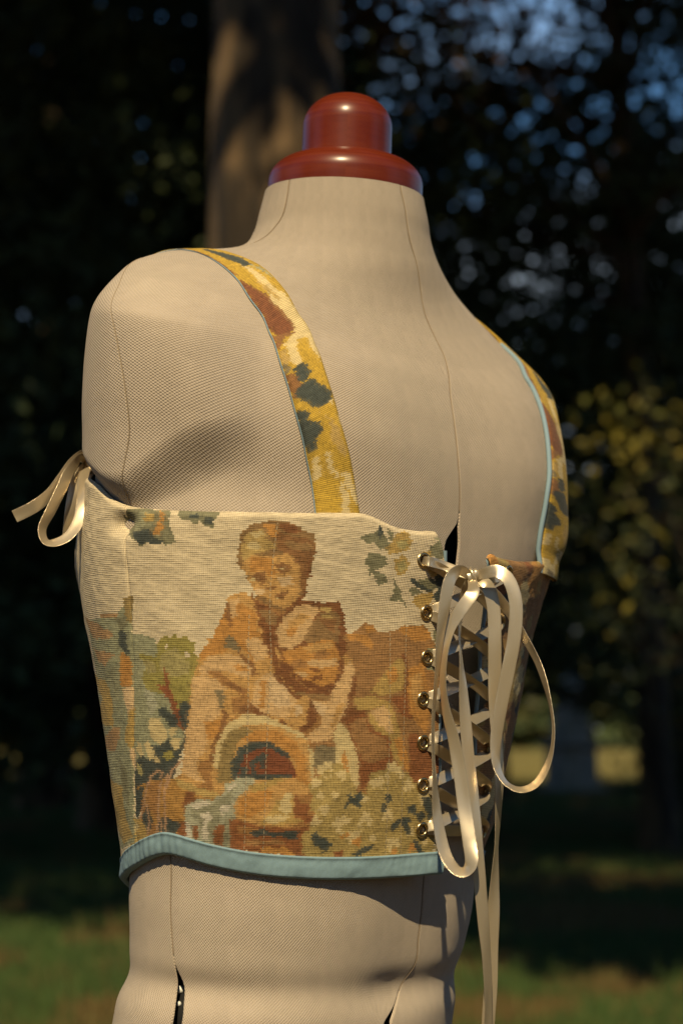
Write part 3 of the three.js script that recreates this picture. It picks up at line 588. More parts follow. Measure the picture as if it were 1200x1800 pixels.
// ------------------------------------------------------------------ shoulder straps of the corset
{
  const SC = 26, SR = 330, list = [];
  // stations along the strap, counted from the front of the shoulder down to the top of the corset at the back
  const LE = [[-50, 10.8], [-48, 9], [-46, 7], [-42, 5.6], [-40, 5.14], [-38, 4.62], ...[[350, 444], [385, 462], [420, 495], [450, 540], [475, 590], [492, 640], [508, 690], [522, 740], [536, 800], [546, 850], [553, 905], [555, 925]].map(([x, y]) => pick(onBody, x, y).slice(0, 2))];
  const RE = [[-66, 10.8], [-66, 9], [-63, 7], [-59, 5.4], [-56, 4.8], [-48, 4.2], ...[[380, 438], [425, 450], [470, 475], [505, 515], [535, 565], [556, 610], [572, 655], [588, 705], [605, 765], [620, 830], [632, 905], [636, 925]].map(([x, y]) => pick(onBody, x, y).slice(0, 2))];
  const cartoon = `CF:7.2 .6 8.2 .55 9 .5 9.6 .55 10.1 .55 10.4 .2 11.2 .25 11.4 .55 11.7 .9 11 1 10 1 9.6 .98 9.2 .95 8.6 .8 8 .72 7.5 .7
GY:10.4 .52 10.4 .8 10.9 .8 11.3 .86 11.8 .9 11.9 .5 11.2 .48 10.8 .45
GY:11.2 1 11.4 .9 12 .85 12.5 1
GY:6.8 .84 8 .85 8.6 .88 9.4 .95 9.4 1 6.8 1
G2:7.2 .82 7.6 .8 8.3 .92 8.2 .97
OC:8.1 .48 8.6 .5 9.2 .7 9 .74 8.5 .66
DG:6 .5 6.6 .48 7.1 .52 7.5 .62 7.5 .86 7.1 .92 6.5 .78 6 .72
DG:4 .3 4.6 .2 5.2 .6 5 .9 4.2 .7
DB:5 0 6 0 7 0 7.6 0 7.8 .1 7 .13 6 .16 5 .2
RB:7.9 .04 8.4 .3 8.8 .46 9.2 .56 9.7 .62 10 .64 10.1 .4 10.2 .1 9.6 0 9 0 8.5 0
DB:8.2 .2 8.8 .48 9.4 .6 10 .66 10 .6 9.2 .48 8.6 .36
DB:10.05 .05 10.1 .6 10.2 .3 10.4 .1 10.6 0 10 0
OC:10.6 .03 10.6 .2 11 .2 11.2 .1 11 0
GB:11 .02 11.2 .2 11.4 .15 11.4 0
DG:11.3 .22 11.28 .5 11.7 .62 11.9 .45 11.86 .25
DB:11.4 0 11.5 .2 12 .3 12.3 .1 12.2 0
DG:11.9 .35 11.95 .6 12.3 .75 12.6 .92 12.9 .86 12.92 .5 12.6 .3 12.3 .1 12.1 .1
DG:12.7 0 12.8 .25 13 .3 13.1 .2 13.3 .45 13.6 .52 13.7 .3 14 .28 14.05 .05 13.5 0
OC:13 .5 13.4 .7 14 .6 14.6 .8 14.4 .9 13.6 .85
CF:14.2 .1 14.2 .25 14.9 .22 14.9 .04
CF:14.2 .42 14.3 .5 14.6 .5 14.6 .42
CF:14.5 .42 15 .65 15.1 .6 14.7 .38
CF:14.9 .7 15 .86 15.6 1 15.7 .9 15.2 .7
CF:15.1 .62 15.4 .74 16 .72 16 .55 15.4 .6
CF:12.9 .8 13.1 .9 13 .92 12.85 .88
CF:13.3 .92 13.5 1 13.7 1 13.5 .9
CF:15.9 0 15.9 .3 16.2 .36 16.05 .6 17 .66 17 0
GB:16.5 .2 16.6 .5 16.9 .5 16.9 .2`;
  function strap(LE, RE, lift, bulge, label, pipe) {
    const n = LE.length - 1, mid = [0], N = 300, edge = (E, s) => spline(E, s);
    const pos = (s, w, h) => { const a = edge(LE, s), b = edge(RE, s); return onBody(lerp(a[0], b[0], w), lerp(a[1], b[1], w), lift + h + bulge(s / n, w)); };
    for (let i = 1; i <= N; i++) mid.push(mid[i - 1] + pos((i / N) * n, 0.5, 0).distanceTo(pos(((i - 1) / N) * n, 0.5, 0)));
    const prof = []; for (let i = 0; i <= 20; i++) { const w = i / 20; prof.push([0.01 + 0.98 * w, 0.0030 * Math.min(1, Math.sqrt(Math.max(0, 1 - (2 * w - 1) ** 8)))]); } prof.push([0.99, -0.0005], [0.5, -0.0006], [0.01, -0.0005]); prof.push(prof[0]);
    const g = gridGeo(N, prof.length - 1, (a, b, i, j) => { const p = pos((i / N) * n, prof[j][0], prof[j][1]); return [p.x, p.y, p.z, prof[j][0], mid[i]]; });
    const grp = new THREE.Group(); grp.name = names.get('strap' + corset.uuid) ? 'shoulder_strap_001' : 'shoulder_strap'; names.set('strap' + corset.uuid, 1); corset.add(grp);
    if (label) grp.userData.label = label;
    mesh('strap_band', g, M.strap, grp);
    for (const w of [0.0, 1.0]) { if (!pipe[w]) continue; const pts = []; for (let i = 0; i <= 120; i++) pts.push(pos((i / 120) * n, w, 0.0006)); mesh(w ? 'piping_001' : 'piping', new THREE.TubeGeometry(new THREE.CatmullRomCurve3(pts), 300, pipe[w], 8), M.lining, grp); }
    return { mid, n, N };
  }
  for (const line of cartoon.split('\n')) { const [k, s] = line.split(':'), p = nums(s), q = []; for (let i = 0; i < p.length; i += 2) q.push(p[i + 1] * SC, (p[i] / 17) * SR); list.push([k, q]); }
  // the cartoon counts stations; cloth runs evenly, so spread it by the strap's own measure
  const cell = weave(SC, SR, 'GY', list), maps = clothMaps(SC, SR, cell, 6);
  M.strap = new THREE.MeshPhysicalMaterial({ ...maps, bumpScale: 0.0005, roughness: 0.92, sheen: 0.2, sheenRoughness: 0.7, sheenColor: new THREE.Color().setRGB(0.5, 0.4, 0.25), side: THREE.DoubleSide });
  for (const t of Object.values(maps)) t.wrapS = t.wrapT = THREE.RepeatWrapping;
  const evenly = (g, mid, N) => { const uv = g.attributes.uv; for (let k = 0; k < uv.count; k++) uv.setY(k, (k % (N + 1)) / N); };
  const left = strap(LE, RE, 0.0012, () => 0, null, [0.00045, 0]), lg = corset.getObjectByName('shoulder_strap').getObjectByName('strap_band').geometry; evenly(lg, left.mid, left.N);
  const IN = [[237, 10.8], [232, 9], [222, 7], [200, 5.7], [176, 5.6], ...[[914, 650], [932, 684], [948, 726], [957, 775], [960, 820], [957, 862], [950, 905], [943, 945]].map(([x, y]) => pick(onBody, x, y, 0, 0, 80, 160).slice(0, 2)), [120.6, 12.5], [121.4, 12.95]];
  const OUT = IN.map(([th, t], i) => [i < 4 ? th - 14 : i === 4 ? 170 : th + 13 + 5 * smoothstep(i, 5, 9) - 3 * smoothstep(i, 11, 13), i < 3 ? t : i < 5 ? t - 0.5 : t + 0.06]);
  const right = strap(IN, OUT, 0.0015, (f, w) => w * (0.004 + 0.006 * bell(f - 0.84, 0.10)) + 0.004 * smoothstep(f, 0.9, 1), null, [0.0019, 0]);
  evenly(corset.getObjectByName('shoulder_strap_001').getObjectByName('strap_band').geometry, right.mid, right.N);
}

// ------------------------------------------------------------------ satin ribbons
{
  const n = 128, warp = tex(n, n, (x, y) => { const k = 0.94 + 0.06 * hash(x, 0, 51) + 0.05 * (hash(x, y, 52) - 0.5), e = x < 5 || x > n - 6 ? 0.86 : 1; return [0.60 * k * e, 0.50 * k * e, 0.35 * k * e]; }, true);
  const wb = tex(n, n, (x, y) => (x < 5 || x > n - 6 ? 0.75 + 0.25 * Math.sin(y * 0.9) : 0.4 + 0.1 * hash(x, y >> 2, 53)), false);
  M.satin = new THREE.MeshPhysicalMaterial({ map: warp, bumpMap: wb, bumpScale: 0.00012, roughness: 0.3, metalness: 0.68, anisotropy: 0.4, sheen: 0.35, sheenRoughness: 0.35, sheenColor: new THREE.Color().setRGB(0.8, 0.72, 0.55), side: THREE.DoubleSide });
}
const HALF = 0.0044;
// stations: x, y, depth z, turn of the face away from the eye in degrees, share of the full width
function ribbonGeo(keys, per = 16, flat = 0.00022) {
  const K = keys.map((k) => [...sight(k[0], k[1], k[2]).toArray(), R(k[3] ?? 0), k[4] ?? 1]), n = (K.length - 1) * per, C = [], W = [], Nn = [];
  for (let i = 0; i <= n; i++) { const q = spline(K, i / per); C.push({ p: new THREE.Vector3(q[0], q[1], q[2]), a: q[3], w: q[4] }); }
  for (let i = 0; i <= n; i++) {
    const T = C[Math.min(n, i + 1)].p.clone().sub(C[Math.max(0, i - 1)].p).normalize(), V = EYE.clone().sub(C[i].p).normalize();
    const S = T.clone().cross(V).normalize(), D = V.clone().sub(T.clone().multiplyScalar(V.dot(T))).normalize();
    const aa = C[i].a + 0.07 * Math.sin(i * 0.11 + keys.length), w = S.multiplyScalar(Math.cos(aa)).add(D.multiplyScalar(Math.sin(aa))); W.push(w); Nn.push(T.clone().cross(w).normalize());
  }
  const cross = [[-1, 0], [-0.98, 1], [-0.5, 1.0], [0, 1.0], [0.5, 1.0], [0.98, 1], [1, 0], [0.98, -1], [0.5, -1.0], [0, -1.0], [-0.5, -1.0], [-0.98, -1], [-1, 0]];
  let len = [0]; for (let i = 1; i <= n; i++) len.push(len[i - 1] + C[i].p.distanceTo(C[i - 1].p));
  return gridGeo(n, 12, (a, b, i, j) => { const [u, h] = cross[j], c = C[i], q = c.p.clone().addScaledVector(W[i], u * HALF * c.w).addScaledVector(Nn[i], h * flat + (1 - u * u) * 0.0004 * Math.sin(len[i] * 70 + 1) + 0.00008 * u * Math.sin(len[i] * 200)); return [q.x, q.y, q.z, u * 0.5 + 0.5, len[i] * 12]; });
}
const lacing = thing('lacing_ribbon', 'cream satin ribbon laced through brass eyelets and tied in a long bow', 'ribbon');
{
  const add = (name, keys) => part(name, ribbonGeo(keys), M.satin, lacing);
  add('bow_loop', [[826, 1014, 0.128, 0, 0.6], [808, 1003, 0.135, 18, 0.9], [790, 1020, 0.141, 28], [780, 1070, 0.144, 40], [772, 1130, 0.144, 58], [766, 1200, 0.142, 72], [761, 1265, 0.141, 80], [761, 1325, 0.141, 80], [764, 1385, 0.142, 64], [769, 1440, 0.144, 44], [780, 1495, 0.149, 34], [797, 1526, 0.154, 38], [815, 1533, 0.156, 40], [828, 1516, 0.157, 25], [824, 1475, 0.153, 5], [816, 1420, 0.148, 2], [808, 1360, 0.145, 12], [797, 1300, 0.142, 35], [784, 1250, 0.140, 52], [778, 1200, 0.139, 58], [779, 1150, 0.139, 50], [789, 1105, 0.139, 30], [812, 1068, 0.140, 12], [831, 1040, 0.138, 6, 0.95], [828, 1016, 0.128, 0, 0.6]]);
  add('bow_loop', [[832, 1012, 0.126, 0, 0.6], [848, 1009, 0.131, 8, 0.8], [872, 1004, 0.135, 20], [894, 1020, 0.137, 14], [906, 1062, 0.139, 4], [903, 1120, 0.140, 0], [892, 1180, 0.140, 2], [880, 1240, 0.140, 12], [871, 1300, 0.141, 36], [872, 1345, 0.143, 58], [888, 1376, 0.148, 68], [916, 1388, 0.152, 62], [945, 1374, 0.153, 62], [966, 1330, 0.150, 70], [972, 1280, 0.146, 76], [963, 1222, 0.140, 74], [946, 1168, 0.132, 66], [922, 1122, 0.120, 55], [897, 1080, 0.105, 45], [868, 1045, 0.108, 30], [838, 1020, 0.120, 10, 0.7]]);
  add('ribbon_tail', [[824, 1022, 0.124, 20, 0.7], [812, 1060, 0.118, 60], [807, 1105, 0.122, 80], [809, 1150, 0.126, 76], [813, 1200, 0.128, 60], [817, 1260, 0.130, 38], [823, 1330, 0.133, 28], [831, 1400, 0.136, 30], [838, 1480, 0.140, 38], [843, 1550, 0.141, 30], [849, 1620, 0.141, 32], [855, 1690, 0.140, 50], [858, 1760, 0.140, 62], [856, 1830, 0.140, 50], [852, 1900, 0.140, 30]]);
  add('ribbon_tail', [[836, 1020, 0.118, 10, 0.7], [856, 1030, 0.120, 15], [867, 1070, 0.121, 2], [869, 1130, 0.122, 0], [869, 1190, 0.122, 6], [870, 1250, 0.122, 18], [874, 1310, 0.123, 36], [877, 1370, 0.124, 52], [875, 1430, 0.124, 66], [872, 1490, 0.124, 70], [869, 1550, 0.124, 52], [866, 1610, 0.124, 22], [863, 1670, 0.124, 2], [862, 1730, 0.125, 4], [858, 1790, 0.126, 20], [855, 1860, 0.126, 30], [853, 1900, 0.126, 30]]);
  const k = new THREE.SphereGeometry(0.0052, 28, 20), P = k.attributes.position; for (let i = 0; i < P.count; i++) { const x = P.getX(i), y = P.getY(i), f = 1 + 0.14 * Math.sin(x * 1500 + y * 700); P.setXYZ(i, x * 0.9 * f, y * 1.15 * f, P.getZ(i) * 0.8 * f); } k.computeVertexNormals(); const kp = sight(829, 1014, 0.127); k.translate(kp.x, kp.y, kp.z); part('knot', k, M.satin, lacing);
  // the criss-cross between the two rows of eyelets
  const span = (a, b, lift, w = 0.92) => {
    const A = onCorset(a[0], a[1], -0.001), B = onCorset(b[0], b[1], -0.001), n = 8, keys = [];
    for (let i = 0; i <= n; i++) { const f = i / n, p = A.clone().lerp(B, f), s = Math.sin(f * Math.PI), out = new THREE.Vector3(p.x + 0.03, 0, p.z + 0.06).normalize(); p.addScaledVector(out, lift * s ** 0.6 + 0.0035 * smoothstep(f, 0, 0.08) * (1 - smoothstep(f, 0.92, 1)) - (i === 0 || i === n ? 0.0022 : 0)); const [x, y] = seen(p); keys.push([x, y, p.z, i === 0 || i === n ? 0 : -26 * s, i === 0 || i === n ? 0.62 : i === 1 || i === n - 1 ? 0.85 : w]); }
    return keys;
  };
  for (let i = 0; i < 6; i++) { add('lace_strand', span(EYES[i], RIGHT_EYES[i + 1], 0.009)); add('lace_strand', span(RIGHT_EYES[i], EYES[i + 1], 0.0062)); }
  add('lace_strand', span(EYES[6], RIGHT_EYES[6], 0.0062));
  const e0 = onCorset(EYES[0][0], EYES[0][1], -0.003), r0 = onCorset(RIGHT_EYES[0][0], RIGHT_EYES[0][1], -0.003);
  add('lace_strand', [[...seen(e0), e0.z, 0, 0.6], [754, 987, e0.z + 0.006, 10, 0.75], [776, 993, 0.121, 35, 0.9], [802, 1003, 0.122, 40, 0.9], [826, 1012, 0.124, 20, 0.7]]);
  add('lace_strand', [[...seen(r0), r0.z, 0, 0.6], [870, 1016, 0.085, 10, 0.8], [850, 1014, 0.105, 20, 0.9], [832, 1013, 0.122, 20, 0.7]]);
}
const sideBow = thing('side_ribbon', 'small cream satin bow tied at the left front edge of the corset', 'ribbon');
{
  const add = (name, keys) => part(name, ribbonGeo(keys), M.satin, sideBow);
  add('ribbon_tail', [[160, 812, 0.040, 0, 0.7], [148, 800, 0.052, 35], [130, 812, 0.064, 40], [110, 840, 0.074, 32], [88, 869, 0.082, 22], [60, 891, 0.088, 12], [26, 908, 0.090, 4]]);
  add('bow_loop', [[158, 814, 0.044, 0, 0.7], [143, 806, 0.060, 40], [124, 826, 0.072, 42], [108, 860, 0.079, 34], [90, 897, 0.084, 34], [75, 928, 0.088, 48], [80, 950, 0.092, 62], [100, 953, 0.094, 52], [123, 940, 0.092, 38], [140, 912, 0.086, 24], [146, 876, 0.078, 20], [147, 842, 0.066, 30], [157, 818, 0.050, 20, 0.7]]);
  add('ribbon_tail', [[158, 816, 0.042, 0, 0.7], [146, 828, 0.056, 20], [135, 850, 0.062, 10], [128, 880, 0.064, 14], [122, 915, 0.064, 30], [118, 945, 0.062, 40]]);
  const k = new THREE.SphereGeometry(0.005, 24, 18); k.scale(0.8, 1.2, 0.8); const p = sight(158, 816, 0.048); k.translate(p.x, p.y, p.z); part('knot', k, M.satin, sideBow);
}

// ------------------------------------------------------------------ the park: lawn, trees, monument
const GX = (x, d) => ((x - 600) / FPX) * d; // metres right of the axis at distance d from the camera
const Z = (d) => EYE.z - d;
const LIT = (r, g, b) => new THREE.Color().setRGB(r, g, b);
M.soil = new THREE.MeshStandardMaterial({ map: tex(512, 512, (x, y) => { const k = 0.7 + 0.6 * fbm(x / 30, y / 30, 101), g = fbm(x / 90, y / 90, 103); return [0.066 * k + 0.02 * g, 0.051 * k, 0.02 * k]; }, true, [0.5, 0.5]), roughness: 1 });
{
  const g = gridGeo(60, 60, (a, b) => [(a - 0.5) * 260, 0.04 * (fbm(a * 30, b * 30, 5) - 0.5), (b - 0.62) * 260, (a - 0.5) * 260, (b - 0.5) * 260]);
  const lawn = mesh('ground', g, M.soil); tag(lawn, 'shaded park lawn running back under the trees', 'lawn', null, 'structure');
}
{ // bark mulch and fallen leaves under the trees on the left
  const sh = new THREE.Shape(); for (let i = 0; i <= 48; i++) { const a = (i / 48) * Math.PI * 2, r = 1 + 0.16 * Math.sin(a * 5 + 1) + 0.1 * Math.sin(a * 11); const x = -8 + 9.2 * r * Math.cos(a), y = -26.5 + 4.6 * r * Math.sin(a); i ? sh.lineTo(x, y) : sh.moveTo(x, y); }
  const g = new THREE.ShapeGeometry(sh); g.rotateX(Math.PI / 2); g.scale(1, 1, 1); g.translate(0, 0.035, 0);
  const m = new THREE.MeshStandardMaterial({ side: THREE.DoubleSide, roughness: 1, map: tex(256, 256, (x, y) => { const k = 0.5 + fbm(x / 6, y / 6, 131); return [0.25 * k, 0.10 * k, 0.042 * k]; }, true, [0.5, 0.5]) });
  tag(mesh('mulch_bed', g, m), 'reddish brown bed of bark mulch under the left trees', 'mulch bed', null, 'structure');
}
function instanced(name, geo, mat, count, place, parent) {
  const m = new THREE.InstancedMesh(geo, mat, count), q = new THREE.Object3D(), c = new THREE.Color();
  for (let i = 0; i < count; i++) { place(q, c, i); q.updateMatrix(); m.setMatrixAt(i, q.matrix); m.setColorAt(i, c); }
  m.name = name; m.castShadow = m.receiveShadow = true; parent.add(m); return m;
}
{ // grass tufts, thick near the form and thinner far off
  const blades = []; for (let i = 0; i < 11; i++) { const a = rnd() * 6.28, r = 0.05 * Math.sqrt(rnd()), x = r * Math.cos(a), z = r * Math.sin(a), h = 0.035 + 0.045 * rnd(), w = 0.0022, lx = (rnd() - 0.5) * 0.05, lz = (rnd() - 0.5) * 0.05, ca = Math.cos(a * 3) * w, sa = Math.sin(a * 3) * w; const g = new THREE.BufferGeometry(); g.setAttribute('position', new THREE.Float32BufferAttribute([x - ca, 0, z - sa, x + ca, 0, z + sa, x + lx * 0.4 - ca * 0.7, h * 0.6, z + lz * 0.4 - sa * 0.7, x + lx * 0.4 + ca * 0.7, h * 0.6, z + lz * 0.4 + sa * 0.7, x + lx, h, z + lz], 3)); g.setIndex([0, 1, 2, 1, 3, 2, 2, 3, 4]); blades.push(g); }
  const tuft = mergeGeometries(blades); tuft.computeVertexNormals();
  const gm = new THREE.MeshStandardMaterial({ color: 0xffffff, roughness: 0.8, side: THREE.DoubleSide });
  const g = instanced('grass', tuft, gm, 160000, (q, c, i) => {
    let d = 5 + 33 * rnd() ** 1.7, x = (rnd() - 0.5) * (2.6 + d * 0.52); if (i >= 90000) { const a = rnd() * 6.283, r = 0.3 + 17 * Math.sqrt(rnd()); x = r * Math.cos(a); d = EYE.z + r * Math.sin(a); } q.position.set(x, -0.005, Z(d)); q.rotation.set(0, rnd() * 6.28, 0); const s = 0.8 + 0.9 * rnd() + Math.abs(d) * 0.03 + (i >= 90000 ? 0.5 : 0); q.scale.set(s, s * (0.7 + 0.5 * rnd()), s);
    const dry = fbm(x * 1.7 + 40, d * 1.3, 141), k = 0.75 + 0.5 * rnd(); if (dry > (x < 0 ? 0.6 : 0.54) || rnd() < 0.1) c.setRGB(0.115 * k, 0.078 * k, 0.02 * k); else c.setRGB(0.042 * k, 0.078 * k, 0.012 * k);
  }, scene); tag(g, 'short grass of the lawn with dry yellow patches', 'grass', null, 'stuff');
  const far = instanced('grass', tuft, gm, 26000, (q, c) => { const d = 36 + 44 * rnd(), x = (rnd() - 0.5) * (6 + d * 0.6); q.position.set(x, -0.01, Z(d)); q.rotation.set(0, rnd() * 6.28, 0); q.scale.setScalar(3 + 2 * rnd()); const k = 0.8 + 0.4 * rnd(); c.setRGB(0.21 * k, 0.175 * k, 0.055 * k); }, scene);  // far tufts coloured brighter to stand in for sunlight on them
  far.name = 'far_grass'; tag(far, 'dry lawn far behind the stone monument, sunlight painted into its pale colour', 'grass', null, 'stuff');
}
// leaf: a pointed blade folded along its rib
const LEAF = [0, 0, 0, 0.27, 0.06, 0.42, 0, 0, 0.5, -0.27, 0.06, 0.42, 0, -0.08, 1], LEAF_IX = [0, 1, 2, 0, 2, 3, 2, 1, 4, 2, 4, 3];
const leafGeo = (() => { const g = new THREE.BufferGeometry(); g.setAttribute('position', new THREE.Float32BufferAttribute(LEAF, 3)); g.setIndex(LEAF_IX); g.computeVertexNormals(); return g; })();
function leaves(count, place) { // one mesh of many leaves, each with its own tone
  const p = new Float32Array(count * 15), c = new Float32Array(count * 15), ix = new Uint32Array(count * 12), q = new THREE.Object3D(), col = new THREE.Color(), v = new THREE.Vector3();
  for (let i = 0; i < count; i++) { place(q, col, i); q.updateMatrix(); for (let k = 0; k < 5; k++) { v.fromArray(LEAF, k * 3).applyMatrix4(q.matrix).toArray(p, i * 15 + k * 3); col.toArray(c, i * 15 + k * 3); } for (let k = 0; k < 12; k++) ix[i * 12 + k] = i * 5 + LEAF_IX[k]; }
  const g = new THREE.BufferGeometry(); g.setAttribute('position', new THREE.BufferAttribute(p, 3)); g.setAttribute('color', new THREE.BufferAttribute(c, 3)); g.setIndex(new THREE.BufferAttribute(ix, 1)); g.computeVertexNormals(); return g;
}
const leafMat = new THREE.MeshStandardMaterial({ color: 0xffffff, vertexColors: true, roughness: 0.75, side: THREE.DoubleSide });
const leafLit = new THREE.MeshPhysicalMaterial({ color: 0xffffff, vertexColors: true, roughness: 0.9, transmission: 0.4, thickness: 0, side: THREE.DoubleSide });
const barkMap = tex(512, 512, (x, y) => { const u = x / 512, v = y / 512, n = fbm(u * 15, v * 4, 151), f = smoothstep(n, 0.38, 0.6), k = 0.25 + 1.05 * f + 0.2 * (hash(x, y, 152) - 0.5), l = smoothstep(fbm(u * 9, v * 6, 155), 0.55, 0.7); return [0.092 * k + 0.02 * l, 0.057 * k + 0.014 * l, 0.026 * k + 0.008 * l]; }, true);
const barkBump = tex(512, 512, (x, y) => smoothstep(fbm((x / 512) * 15, (y / 512) * 4, 151), 0.3, 0.66) * 0.85 + 0.15 * hash(x, y, 153), false);
M.bark = new THREE.MeshStandardMaterial({ map: barkMap, bumpMap: barkBump, bumpScale: 0.035, roughness: 0.95 });
function limb(pts, r0, r1, seg = 20, around = 14, rough = 0.12) {
  const c = new THREE.CatmullRomCurve3(pts.map((p) => new THREE.Vector3(...p))), L = c.getLength(), fr = c.computeFrenetFrames(seg), s = rnd() * 50;
  return gridGeo(around, seg, (a, b, i, j) => { const p = c.getPointAt(b), q = a * Math.PI * 2, r = lerp(r0, r1, b) * (1 + rough * (fbm(Math.cos(q) * 2.5 + s, Math.sin(q) * 2.5 + b * L * 0.6, 161) - 0.5) * 2 + (b < 0.12 ? (0.12 - b) * 3 : 0)); p.addScaledVector(fr.normals[j], Math.cos(q) * r).addScaledVector(fr.binormals[j], Math.sin(q) * r); return [p.x, p.y, p.z, a * Math.max(1, Math.round(r0 * 4)), b * L * 0.5]; });
}
// crowns: ellipsoids [x, y, z, rx, ry, rz, leaves, leaf size, colour set]
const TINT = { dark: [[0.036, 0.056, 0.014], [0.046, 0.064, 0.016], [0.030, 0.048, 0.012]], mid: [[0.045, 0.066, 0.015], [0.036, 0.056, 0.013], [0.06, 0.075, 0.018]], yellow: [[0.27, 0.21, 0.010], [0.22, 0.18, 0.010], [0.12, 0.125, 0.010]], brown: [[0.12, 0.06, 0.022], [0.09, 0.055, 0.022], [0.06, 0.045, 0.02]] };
function tree(name, label, [x, z], r, top, crowns, { lean = [0, 0], mat = M.bark, leaf = leafMat, limbs = 7, group } = {}) {
  const t = thing(name, label, 'tree', [x, 0, z], group);
  part('trunk', limb([[0, -0.1, 0], [lean[0] * 0.2, top * 0.3, lean[1] * 0.2], [lean[0] * 0.6, top * 0.65, lean[1] * 0.6], [lean[0], top, lean[1]]], r, r * 0.45, 40, 40), mat, t);
  for (const [cx, cy, cz, rx, ry, rz, n, size, set, sparse = 0] of crowns) {
    const clumps = Math.max(6, Math.round(n / (sparse ? 48 : 60))), centre = [];
    for (let i = 0; i < clumps; i++) { let a, b, c; do { a = rnd() * 2 - 1; b = rnd() * 2 - 1; c = rnd() * 2 - 1; } while (a * a + b * b + c * c > 1); centre.push([cx + a * rx, cy + b * ry, cz + c * rz, 0.30 + 0.35 * rnd()]); }
    const cols = TINT[set];
    part('crown', leaves(n, (q, c, i) => {
      const o = centre[i % clumps], s = o[3] * (sparse || 1) * (size > 0.2 ? 2 : 1); let a, b, d; do { a = rnd() * 2 - 1; b = rnd() * 2 - 1; d = rnd() * 2 - 1; } while (a * a + b * b + d * d > 1);
      q.position.set(o[0] + a * s, o[1] + b * s * 0.7, o[2] + d * s); q.rotation.set(rnd() * 3 - 1.5 + 0.6, rnd() * 6.28, rnd() * 2 - 1); q.scale.setScalar(size * (0.7 + 0.6 * rnd()));
      const p = cols[Math.floor(rnd() * cols.length)], f = 0.75 + 0.5 * rnd(); c.setRGB(p[0] * f, p[1] * f, p[2] * f);
    }), leaf, t);
    for (let i = 0; i < limbs; i++) { const e = centre[Math.floor(rnd() * clumps)], h = clamp(Math.min(e[1] - 0.5, top * (0.55 + 0.42 * rnd())), top * 0.25, top), f = h / top; part('limb', limb([[lean[0] * f, h, lean[1] * f], [lerp(lean[0] * f, e[0], 0.5), lerp(h, e[1], 0.35), lerp(lean[1] * f, e[2], 0.5)], [e[0], e[1], e[2]]], r * 0.32, r * 0.07, 10, 8), mat, t); }
  }
  return t;
}
// the tall tree right behind the form, its trunk in view and its crown overhead
tree('tall_tree', 'thick bare brown tree trunk standing right behind the dress form', [GX(490, 6.5), Z(6.5)], 0.305, 9.5, [[-1.7, 10.4, 1.4, 2.9, 2.6, 4.8, 9500, 0.28, 'mid'], [1.9, 10, -1.6, 1.7, 1.5, 2.6, 5000, 0.28, 'mid'], [1.3, 9.8, 5.6, 1.4, 1.2, 1.5, 4000, 0.28, 'mid']], { lean: [-0.06, -0.1], mat: M.bark, limbs: 10 });
// dark trees on the left
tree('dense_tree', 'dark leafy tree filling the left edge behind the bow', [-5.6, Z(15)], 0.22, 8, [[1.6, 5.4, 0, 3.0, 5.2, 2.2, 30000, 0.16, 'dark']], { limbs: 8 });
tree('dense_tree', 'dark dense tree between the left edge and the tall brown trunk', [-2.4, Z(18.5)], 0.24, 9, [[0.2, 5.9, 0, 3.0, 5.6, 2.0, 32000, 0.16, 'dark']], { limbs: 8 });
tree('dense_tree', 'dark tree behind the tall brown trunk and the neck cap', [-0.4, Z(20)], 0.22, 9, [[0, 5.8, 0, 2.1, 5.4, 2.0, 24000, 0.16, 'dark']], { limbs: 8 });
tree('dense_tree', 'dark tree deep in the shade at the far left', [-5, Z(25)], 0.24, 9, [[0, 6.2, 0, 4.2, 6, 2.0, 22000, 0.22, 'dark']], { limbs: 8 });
// the right-hand trees, thinner, with sky between the leaves
tree('slender_tree', 'slender dark tree with brown top leaves at the right edge', [GX(1150, 15.5), Z(15.5)], 0.15, 9, [[0.45, 7.8, 0.1, 0.9, 1.8, 0.7, 3000, 0.12, 'dark', 1.1], [-0.5, 9.6, 2.9, 2.6, 1.5, 3.0, 6000, 0.24, 'dark'], [-1.3, 7.8, 0, 2.1, 1.4, 1.4, 2300, 0.12, 'brown', 1.1], [-0.8, 6.2, 0, 1.8, 1.0, 1.2, 2600, 0.12, 'dark', 1.1]], { lean: [-0.3, 0.1], limbs: 5 });
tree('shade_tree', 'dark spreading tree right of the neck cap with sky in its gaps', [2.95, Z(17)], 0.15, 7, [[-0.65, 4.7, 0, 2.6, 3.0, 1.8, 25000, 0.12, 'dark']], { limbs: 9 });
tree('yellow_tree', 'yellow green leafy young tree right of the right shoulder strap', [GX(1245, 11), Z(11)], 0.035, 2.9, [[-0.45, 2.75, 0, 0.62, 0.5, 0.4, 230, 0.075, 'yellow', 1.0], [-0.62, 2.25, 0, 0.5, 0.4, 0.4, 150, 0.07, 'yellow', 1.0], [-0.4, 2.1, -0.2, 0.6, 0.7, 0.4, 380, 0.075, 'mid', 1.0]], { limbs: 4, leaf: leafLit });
tree('bushy_tree', 'low dark bush at the right edge beside the far lawn', [GX(1215, 17), Z(17)], 0.06, 2.2, [[0, 1.35, 0, 0.62, 1.25, 0.6, 3800, 0.09, 'dark'], [-0.1, 1.1, 0.5, 0.4, 0.5, 0.15, 120, 0.08, 'yellow', 0.8]], { limbs: 5 });
tree('park_tree', 'dark green tree above the stone monument', [GX(872, 27), Z(27)], 0.16, 7, [[1.1, 4.6, 0, 3.4, 3.1, 1.8, 17000, 0.15, 'dark'], [1.9, 1.75, 0.6, 1.6, 0.45, 0.6, 700, 0.11, 'mid', 0.8]], { limbs: 8 });
